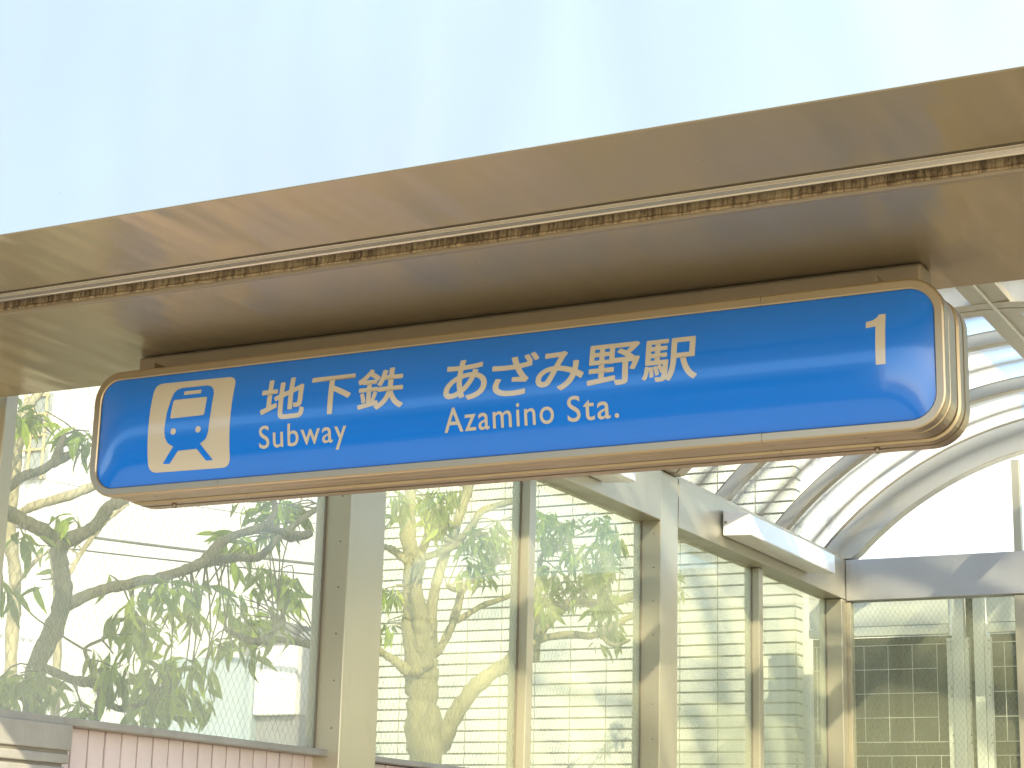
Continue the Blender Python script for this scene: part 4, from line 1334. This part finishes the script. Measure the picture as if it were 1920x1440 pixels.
  (-4.157, 8.282, 2.989, 0.6, 7, 0.025),
  (-4.299, 8.605, 2.954, 0.6, 7, 0.025),
  (-4.173, 8.396, 3.07, 0.6, 7, 0.025),
  (-4.253, 8.585, 3.006, 0.6, 7, 0.025),
  (-3.955, 9.442, 3.173, 0.5, 6, 0.015),
  (-4.007, 9.61, 3.194, 0.5, 6, 0.015),
  (-4.032, 9.628, 3.101, 0.5, 6, 0.015),
  (-3.968, 9.585, 3.122, 0.5, 6, 0.015),
 ],
 'C': [
  (-5.669, 6.243, 3.546, 0.4, 6, 0.03),
  (-5.487, 6.011, 3.401, 0.4, 6, 0.03),
  (-5.499, 6.094, 3.44, 0.4, 6, 0.03),
  (-5.786, 6.367, 3.523, 0.4, 6, 0.03),
  (-5.408, 5.888, 3.408, 0.4, 6, 0.03),
  (-5.694, 6.637, 2.973, 0.5, 3, 0.03),
  (-5.601, 6.456, 2.862, 0.5, 3, 0.03),
  (-5.706, 6.493, 2.949, 0.5, 3, 0.03),
  (-5.33, 7.608, 3.332, 0.5, 7, 0.03),
  (-5.334, 7.759, 3.429, 0.5, 7, 0.03),
  (-5.482, 8.144, 3.426, 0.5, 7, 0.03),
  (-5.305, 7.596, 3.361, 0.5, 7, 0.03),
  (-5.502, 8.05, 3.419, 0.5, 7, 0.03),
  (-5.369, 7.946, 3.375, 0.5, 7, 0.03),
 ],
 'D': [
  (6.854, -2.508, 11.358, 0.4, 9, 0.12),
  (9.732, -1.647, 12.29, 0.4, 9, 0.12),
  (6.165, -2.681, 9.325, 0.4, 9, 0.12),
  (7.528, -3.267, 10.855, 0.4, 9, 0.12),
  (4.702, -2.828, 11.053, 0.4, 9, 0.12),
  (5.385, -2.735, 11.007, 0.4, 9, 0.12),
  (4.905, -2.531, 12.556, 0.4, 9, 0.12),
  (8.154, -1.968, 11.405, 0.4, 9, 0.12),
  (3.773, -2.428, 10.383, 0.4, 9, 0.12),
  (4.344, -2.604, 9.832, 0.4, 9, 0.12),
  (6.014, -2.836, 9.97, 0.4, 9, 0.12),
  (4.314, -2.802, 10.398, 0.4, 9, 0.12),
  (6.631, -2.147, 13.544, 0.4, 9, 0.12),
  (3.18, -3.082, 11.643, 0.4, 9, 0.12),
  (6.476, -2.372, 13.424, 0.4, 9, 0.12),
  (3.462, -2.176, 10.902, 0.4, 9, 0.12),
  (4.945, -3.237, 11.016, 0.4, 9, 0.12),
  (4.297, -2.29, 10.198, 0.4, 9, 0.12),
  (3.632, -2.928, 11.183, 0.4, 9, 0.12),
  (8.84, -2.233, 11.622, 0.4, 9, 0.12),
  (8.277, -1.757, 11.473, 0.4, 9, 0.12),
  (4.375, -2.474, 11.427, 0.4, 9, 0.12),
  (6.296, -2.343, 12.283, 0.4, 9, 0.12),
  (4.561, -3.017, 10.34, 0.4, 9, 0.12),
  (5.437, -3.377, 10.072, 0.4, 9, 0.12),
  (5.458, -2.638, 12.433, 0.4, 9, 0.12),
  (3.365, -2.2, 10.305, 0.4, 9, 0.12),
  (5.509, -2.592, 12.674, 0.4, 9, 0.12),
  (4.926, -2.962, 11.026, 0.4, 9, 0.12),
  (3.251, -2.653, 11.48, 0.4, 9, 0.12),
  (6.035, -3.1, 9.874, 0.4, 9, 0.12),
  (6.711, -2.498, 12.555, 0.4, 9, 0.12),
  (5.457, -3.07, 12.614, 0.4, 9, 0.12),
  (6.916, -3.046, 13.754, 0.4, 9, 0.12),
  (4.936, -3.434, 10.476, 0.4, 9, 0.12),
  (5.671, -2.218, 12.141, 0.4, 9, 0.12),
  (9.704, -1.369, 11.272, 0.4, 9, 0.12),
  (7.259, -2.941, 14.186, 0.4, 9, 0.12),
  (6.401, -2.798, 13.012, 0.4, 9, 0.12),
  (8.968, -1.794, 11.551, 0.4, 9, 0.12),
  (4.555, -2.939, 10.33, 0.4, 9, 0.12),
  (5.854, -2.731, 13.263, 0.4, 9, 0.12),
  (6.391, -3.14, 9.36, 0.4, 9, 0.12),
  (3.753, -2.664, 11.042, 0.4, 9, 0.12),
  (4.971, -1.91, 13.035, 0.4, 9, 0.12),
  (7.27, -2.858, 12.194, 0.4, 9, 0.12),
  (5.815, -2.684, 11.941, 0.4, 9, 0.12),
  (3.626, -2.353, 11.044, 0.4, 9, 0.12),
  (7.076, -2.682, 13.601, 0.4, 9, 0.12),
  (4.984, -2.487, 9.35, 0.4, 9, 0.12),
  (6.294, -3.196, 9.3, 0.4, 9, 0.12),
  (3.979, -2.899, 10.247, 0.4, 9, 0.12),
  (7.36, -2.941, 13.216, 0.4, 9, 0.12),
  (8.809, -2.204, 11.902, 0.4, 9, 0.12),
  (5.163, -2.636, 12.413, 0.4, 9, 0.12),
  (5.433, -2.322, 13.062, 0.4, 9, 0.12),
  (2.948, -2.196, 10.848, 0.4, 9, 0.12),
  (3.968, -2.962, 10.164, 0.4, 9, 0.12),
  (6.358, -2.843, 9.3, 0.4, 9, 0.12),
  (5.626, -2.857, 10.512, 0.4, 9, 0.12),
  (5.612, -3.436, 10.489, 0.4, 9, 0.12),
  (5.602, -2.894, 13.329, 0.4, 9, 0.12),
  (4.713, -2.244, 12.593, 0.4, 9, 0.12),
  (3.525, -2.761, 10.069, 0.4, 9, 0.12),
 ],
 'E': [
  (1.166, 5.443, 7.936, 0.4, 8, 0.11),
  (0.296, 6.943, 7.494, 0.4, 8, 0.11),
  (0.97, 5.824, 6.342, 0.4, 8, 0.11),
  (2.946, 6.061, 6.68, 0.4, 8, 0.11),
  (1.279, 5.682, 8.422, 0.4, 8, 0.11),
  (0.472, 6.624, 6.606, 0.4, 8, 0.11),
  (-0.744, 4.687, 7.785, 0.4, 8, 0.11),
  (3.323, 6.262, 7.711, 0.4, 8, 0.11),
  (2.227, 5.885, 6.729, 0.4, 8, 0.11),
  (1.601, 5.025, 7.638, 0.4, 8, 0.11),
  (1.537, 5.153, 6.09, 0.4, 8, 0.11),
  (1.718, 5.656, 8.391, 0.4, 8, 0.11),
  (-1.593, 4.665, 7.012, 0.4, 8, 0.11),
  (1.625, 5.605, 5.787, 0.4, 8, 0.11),
  (-0.002, 5.406, 6.405, 0.4, 8, 0.11),
  (1.024, 4.817, 8.657, 0.4, 8, 0.11),
  (1.616, 5.294, 7.821, 0.4, 8, 0.11),
  (0.851, 6.695, 6.631, 0.4, 8, 0.11),
  (0.036, 5.518, 7.447, 0.4, 8, 0.11),
  (0.614, 5.462, 6.775, 0.4, 8, 0.11),
  (1.336, 5.419, 7.788, 0.4, 8, 0.11),
  (1.148, 5.177, 6.195, 0.4, 8, 0.11),
  (3.293, 6.966, 7.315, 0.4, 8, 0.11),
  (0.784, 5.872, 6.799, 0.4, 8, 0.11),
  (-0.29, 5.409, 7.181, 0.4, 8, 0.11),
  (1.128, 5.984, 6.501, 0.4, 8, 0.11),
  (0.022, 5.417, 7.472, 0.4, 8, 0.11),
  (1.028, 5.236, 8.571, 0.4, 8, 0.11),
  (2.827, 6.675, 7.489, 0.4, 8, 0.11),
  (0.848, 5.961, 6.255, 0.4, 8, 0.11),
  (-0.63, 5.351, 8.673, 0.4, 8, 0.11),
  (0.626, 6.07, 6.985, 0.4, 8, 0.11),
  (2.467, 6.404, 6.627, 0.4, 8, 0.11),
  (1.223, 6.48, 6.823, 0.4, 8, 0.11),
  (0.161, 6.462, 6.789, 0.4, 8, 0.11),
  (0.862, 4.881, 6.584, 0.4, 8, 0.11),
  (3.433, 6.548, 6.996, 0.4, 8, 0.11),
  (-0.794, 4.911, 6.634, 0.4, 8, 0.11),
  (-0.107, 5.4, 8.532, 0.4, 8, 0.11),
  (-0.258, 5.383, 7.505, 0.4, 8, 0.11),
  (3.401, 6.67, 7.447, 0.4, 8, 0.11),
  (2.88, 6.313, 6.254, 0.4, 8, 0.11),
  (1.228, 4.878, 8.82, 0.4, 8, 0.11),
  (-0.15, 5.239, 7.555, 0.4, 8, 0.11),
  (0.518, 6.729, 7.473, 0.4, 8, 0.11),
  (1.289, 5.392, 8.475, 0.4, 8, 0.11),
  (-0.457, 4.729, 7.382, 0.4, 8, 0.11),
  (2.801, 6.66, 7.341, 0.4, 8, 0.11),
  (0.239, 5.563, 7.622, 0.4, 8, 0.11),
  (-0.59, 5.547, 8.292, 0.4, 8, 0.11),
  (-0.362, 4.802, 6.982, 0.4, 8, 0.11),
  (0.875, 5.832, 6.129, 0.4, 8, 0.11),
  (0.709, 5.043, 8.8, 0.4, 8, 0.11),
  (1.494, 6.469, 6.562, 0.4, 8, 0.11),
  (3.129, 5.855, 6.598, 0.4, 8, 0.11),
  (3.342, 6.777, 7.615, 0.4, 8, 0.11),
  (3.366, 6.865, 7.595, 0.4, 8, 0.11),
  (0.196, 5.608, 8.55, 0.4, 8, 0.11),
  (-0.016, 5.184, 8.604, 0.4, 8, 0.11),
  (1.279, 5.185, 9.205, 0.4, 8, 0.11),
  (0.845, 5.041, 8.88, 0.4, 8, 0.11),
  (0.259, 5.19, 8.029, 0.4, 8, 0.11),
  (-0.315, 5.352, 7.425, 0.4, 8, 0.11),
  (3.333, 6.212, 6.811, 0.4, 8, 0.11),
  (-0.75, 4.681, 6.743, 0.4, 8, 0.11),
  (2.976, 6.077, 5.953, 0.4, 8, 0.11),
  (0.21, 5.45, 8.077, 0.4, 8, 0.11),
  (-0.803, 5.154, 7.131, 0.4, 8, 0.11),
  (0.155, 5.112, 7.334, 0.4, 8, 0.11),
  (3.193, 6.247, 7.267, 0.4, 8, 0.11),
 ],
}

def smooth_line(pts, rad, rng, sub_=5, wob=0.10):
    P = [Vector(p) for p in pts]
    if len(P) < 3:
        P.insert(1, (P[0] + P[1]) / 2)
        rad = [rad[0], (rad[0] + rad[1]) / 2, rad[1]] if len(rad) == 2 else rad
    out, rr_ = [], []
    n = len(P)
    for i in range(n - 1):
        p0, p1, p2, p3 = P[max(i - 1, 0)], P[i], P[i + 1], P[min(i + 2, n - 1)]
        for k in range(sub_):
            t = k / sub_
            q = 0.5 * ((2 * p1) + (p2 - p0) * t + (2 * p0 - 5 * p1 + 4 * p2 - p3) * t * t + (3 * p1 - p0 - 3 * p2 + p3) * t ** 3)
            r_ = rad[i] + (rad[i + 1] - rad[i]) * t
            out.append(q + Vector((rng.uniform(-1, 1), rng.uniform(-1, 1), rng.uniform(-1, 1))) * r_ * wob)
            rr_.append(r_ * rng.uniform(0.9, 1.12))
    out.append(P[-1])
    rr_.append(rad[-1])
    return out, rr_

def leaf_mesh(name, L, W, droop, mat):
    """a lance-shaped leaf folded along its midrib, growing along +x and bending down"""
    st = [(0, 0.06), (0.12, 0.22), (0.30, 0.85), (0.5, 1.0), (0.7, 0.80), (0.88, 0.35), (1.0, 0.02)]
    v, f = [], []
    for t, w in st:
        x, z = L * t * (1 - 0.12 * droop * t), -L * droop * t * t * 0.6
        hw = W * w / 2
        v += [(x, -hw, z + hw * 0.35), (x, 0, z), (x, hw, z + hw * 0.35)]
    for i in range(len(st) - 1):
        a = i * 3
        f += [(a, a + 3, a + 4, a + 1), (a + 1, a + 4, a + 5, a + 2)]
    me = bpy.data.meshes.new(name)
    me.from_pydata(v, [], f)
    for p in me.polygons:
        p.use_smooth = True
    me.materials.append(mat)
    return me

def grow_tree(key, name, label, base, bark, leafs, seed, n_ind=300, leafL=0.09):
    rng = random.Random(seed)
    t = thing(name, label, 'tree', base)
    segs = []
    for i, (pts, rad) in enumerate(BR[key]):
        L_, r_ = smooth_line(pts, rad, rng)
        MB().tube(L_, r_, 12, True, 0.035, rng).build('trunk' if i == 0 else 'branch', bark, t, 0, True)
        segs += [(p, q) for p, q in zip(L_, r_)]
    shapes = [leaf_mesh('leaf', leafL * s, leafL * s * w, d, m) for s in (1.15, 0.9, 0.72) for w, d in ((0.25, 0.5), (0.20, 0.9)) for m in leafs]
    wl = []
    for (cx, cy, cz, hang, cnt_, spread) in LF[key]:
        wl.append((Vector((cx, cy, cz)), hang, cnt_, spread))
    twig = MB()
    leaves = []
    for c, hang, n, spread in wl:
        near = min(segs, key=lambda s: (s[0] - c).length)[0]
        d = (near - c)
        if d.length > 0.02:
            far_ = near if d.length < 0.6 else c + d.normalized() * 0.25 + Vector((0, 0, 0.08))
            mid = (c + far_) / 2 + Vector((rng.uniform(-1, 1), rng.uniform(-1, 1), rng.uniform(0, 1))) * d.length * 0.10
            pl_, rl_ = smooth_line([far_, mid, c], [0.0042, 0.0032, 0.0022], rng, 3)
            twig.tube(pl_, rl_, 5)
        for k in range(n):
            az = rng.uniform(0, 2 * math.pi)
            el = rng.uniform(-1.25, 0.35) - hang * 0.5
            pos = c + Vector((rng.uniform(-1, 1), rng.uniform(-1, 1), rng.uniform(-1.2, 0.5))) * spread
            m = Matrix.Translation(pos) @ Matrix.Rotation(az, 4, 'Z') @ Matrix.Rotation(-el, 4, 'Y') @ Matrix.Rotation(rng.uniform(-1.3, 1.3), 4, 'X')
            leaves.append((m, rng.randrange(len(shapes))))
    twig.build('twigs', bark, t, 0, True)
    cp = camera.matrix_world.translation
    leaves.sort(key=lambda q: (q[0].translation - cp).length)
    rng2 = random.Random(seed + 1)
    pick = leaves if len(leaves) <= n_ind else leaves
    rest_ = MB()
    mats = {}
    for i, (m, s) in enumerate(pick):
        if i < n_ind:
            o = bpy.data.objects.new('leaf', shapes[s])
            COL.objects.link(o)
            o.parent = t
            o.matrix_local = Matrix.Translation(-t.location) @ m
        else:
            me = shapes[s]
            rest_ = mats.setdefault(me.materials[0].name, MB())
            rest_.add([m @ v.co for v in me.vertices], [tuple(p.vertices) for p in me.polygons])
    for mn, mb in mats.items():
        me = mb.mesh('foliage', bpy.data.materials[mn], 0, True, False)
        link('foliage', me, t, 'stuff')
    return t

grow_tree('A', 'evergreen_tree', 'dark limbed evergreen tree with big drooping leaves behind the widest glass pane', (-4.380000000000001, 4.946000000000001, 0.0), M['barkdark'], [M['leaf'], M['leaf'], M['leafy']], 11, 300, 0.115)
grow_tree('B', 'evergreen_tree', 'stout forked tree trunk behind the middle glass panes, before the white tiles', (-4.58, 8.037, 0.0), M['bark'], [M['leafy'], M['leaf']], 23, 300, 0.10)
grow_tree('C', 'evergreen_tree', 'thin pale limbed tree standing behind the dark limbed evergreen', (-5.58, 6.252000000000001, 0.0), M['barkpale'], [M['leafy'], M['leaf']], 31, 200, 0.09)

grow_tree('D', 'street_tree', 'tall street tree on the pavement opposite the blue sign', (7.6, -3.4, 0), M['bark'], [M['leaf'], M['leafy']], 47, 0, 0.13)

grow_tree('E', 'street_tree', 'unseen leafy tree added beside the glass entrance to dapple the white tiles', (2.2, 5.8, 0), M['bark'], [M['leaf'], M['leafy']], 53, 0, 0.13)  # out-of-view tree added so its leaves dapple the white tiles

# ------------------------------------------------------------------ houses, cables and mast far left
hs = thing('white_house', 'sunlit white house with a small barred window, beyond the dark limbed tree', 'house', (-11.5, 12.2, 0))
MB().box(-12.6, -10.55, 12.1, 20, 0, E + 5.2).build('wall', M['housewall'], hs)
wf = MB().box(-10.885, -10.665, 12.06, 12.099, E + 3.08, E + 3.80).build('window', M['panegrey'], hs)
brs = MB()
for z in (3.10, 3.32, 3.44, 3.62, 3.78):
    brs.box(-10.90, -10.66, 12.035, 12.055, E + z - 0.008, E + z + 0.008)
for x in (-10.90, -10.81, -10.665):
    brs.box(x - 0.008, x + 0.008, 12.02, 12.034, E + 3.06, E + 3.82)
sub('window_bars', brs.mesh('window_bars', M['brass']), wf)
bw = thing('block_building', 'low white building, one wall tinted blue grey as shade, with a projecting white block, behind the drooping leaves', 'building', (-8.8, 12.4, 0))
MB().box(-9.30, -8.425, 12.0, 15, 0, E + 1.55).build('wall', M['blockwall'], bw, 0.02)
MB().box(-8.42, -8.05, 12.02, 15, E + 1.11, E + 1.62).build('upper_block', M['housewall'], bw, 0.01)
MB().box(-8.42, -7.6, 12.08, 15, 0, E + 1.105).build('lower_wall', M['roofgrey'], bw)
MB().box(-8.78, -8.43, 12.3, 14, E + 1.56, E + 1.86).build('eave_shade', M['roofgrey'], bw, 0.02)  # grey box standing in for the shade under an eave
MB().box(-8.42, -7.2, 12.6, 15, E + 1.625, E + 1.80).build('parapet', M['housewall'], bw)

def cable(p0, p1, sag, rad, label, mat):
    p0, p1 = Vector(p0), Vector(p1)
    pts = [p0.lerp(p1, k / 24) - Vector((0, 0, sag * 4 * (k / 24) * (1 - k / 24))) for k in range(25)]
    o = MB().tube(pts, rad, 6).build('overhead_cable', mat, None, 0, True)
    return tag(o, label, 'cable', 'overhead cables')
cable((-10.623, 11.2, 4.176), (-6.659, 11.2, 3.567), 0.02, 0.011, 'thick grey cable crossing the sky behind the dark limbed tree', M['cable'])
cable((-10.703, 11.3, 4.071), (-6.715, 11.3, 3.522), 0.02, 0.006, 'thinner lower cable below the thick grey one', M['cable'])
cable((-10.811, 11.4, 5.111), (-8.357, 11.4, 4.37), 0.03, 0.003, 'fine cable sloping from the barred window down behind the sign', M['cable'])
cable((-10.194, 11.4, 4.521), (-7.407, 11.4, 3.975), 0.02, 0.0025, 'hair thin cable just above the thick grey one', M['cable'])
cable((-4.204, 12.2, 3.901), (-3.248, 12.2, 4.445), 0.01, 0.004, 'thin blue cable seen through the vaulted glass roof', M['bluecable'])
mast = thing('antenna_mast', 'thin antenna pole with a small grey box, seen through the arched roof glass', 'mast', (-3.97, 14, 0))
MB().tube([(-3.99, 14, E + 1.9), (-3.97, 14, E + 3.6)], 0.008, 8).build('pole', M['cable'], mast, 0, True)
MB().box(-3.985, -3.945, 13.96, 13.985, E + 2.52, E + 2.68).build('junction_box', M['roofgrey'], mast, 0.004)

# ------------------------------------------------------------------ across the street, seen only as reflections
sh = thing('shop_building', 'cream shop building with a red awning across the street', 'building', (-16, -20, 0))
MB().box(-40, -6, -30, -20, 0, 7.5).build('wall', plain('cream_render', (0.55, 0.48, 0.38), 0.8, 0.1, 1), sh)
for i in range(6):
    MB().box(-37 + i * 5.2, -34 + i * 5.2, -19.99, -19.95, 3.8, 6.0).build('window', M['window'], sh)
MB().prism_x([(-19.98, 3.3), (-18.4, 2.6), (-18.4, 2.5), (-19.98, 3.2)], -30, -12).build('awning', M['red'], sh)
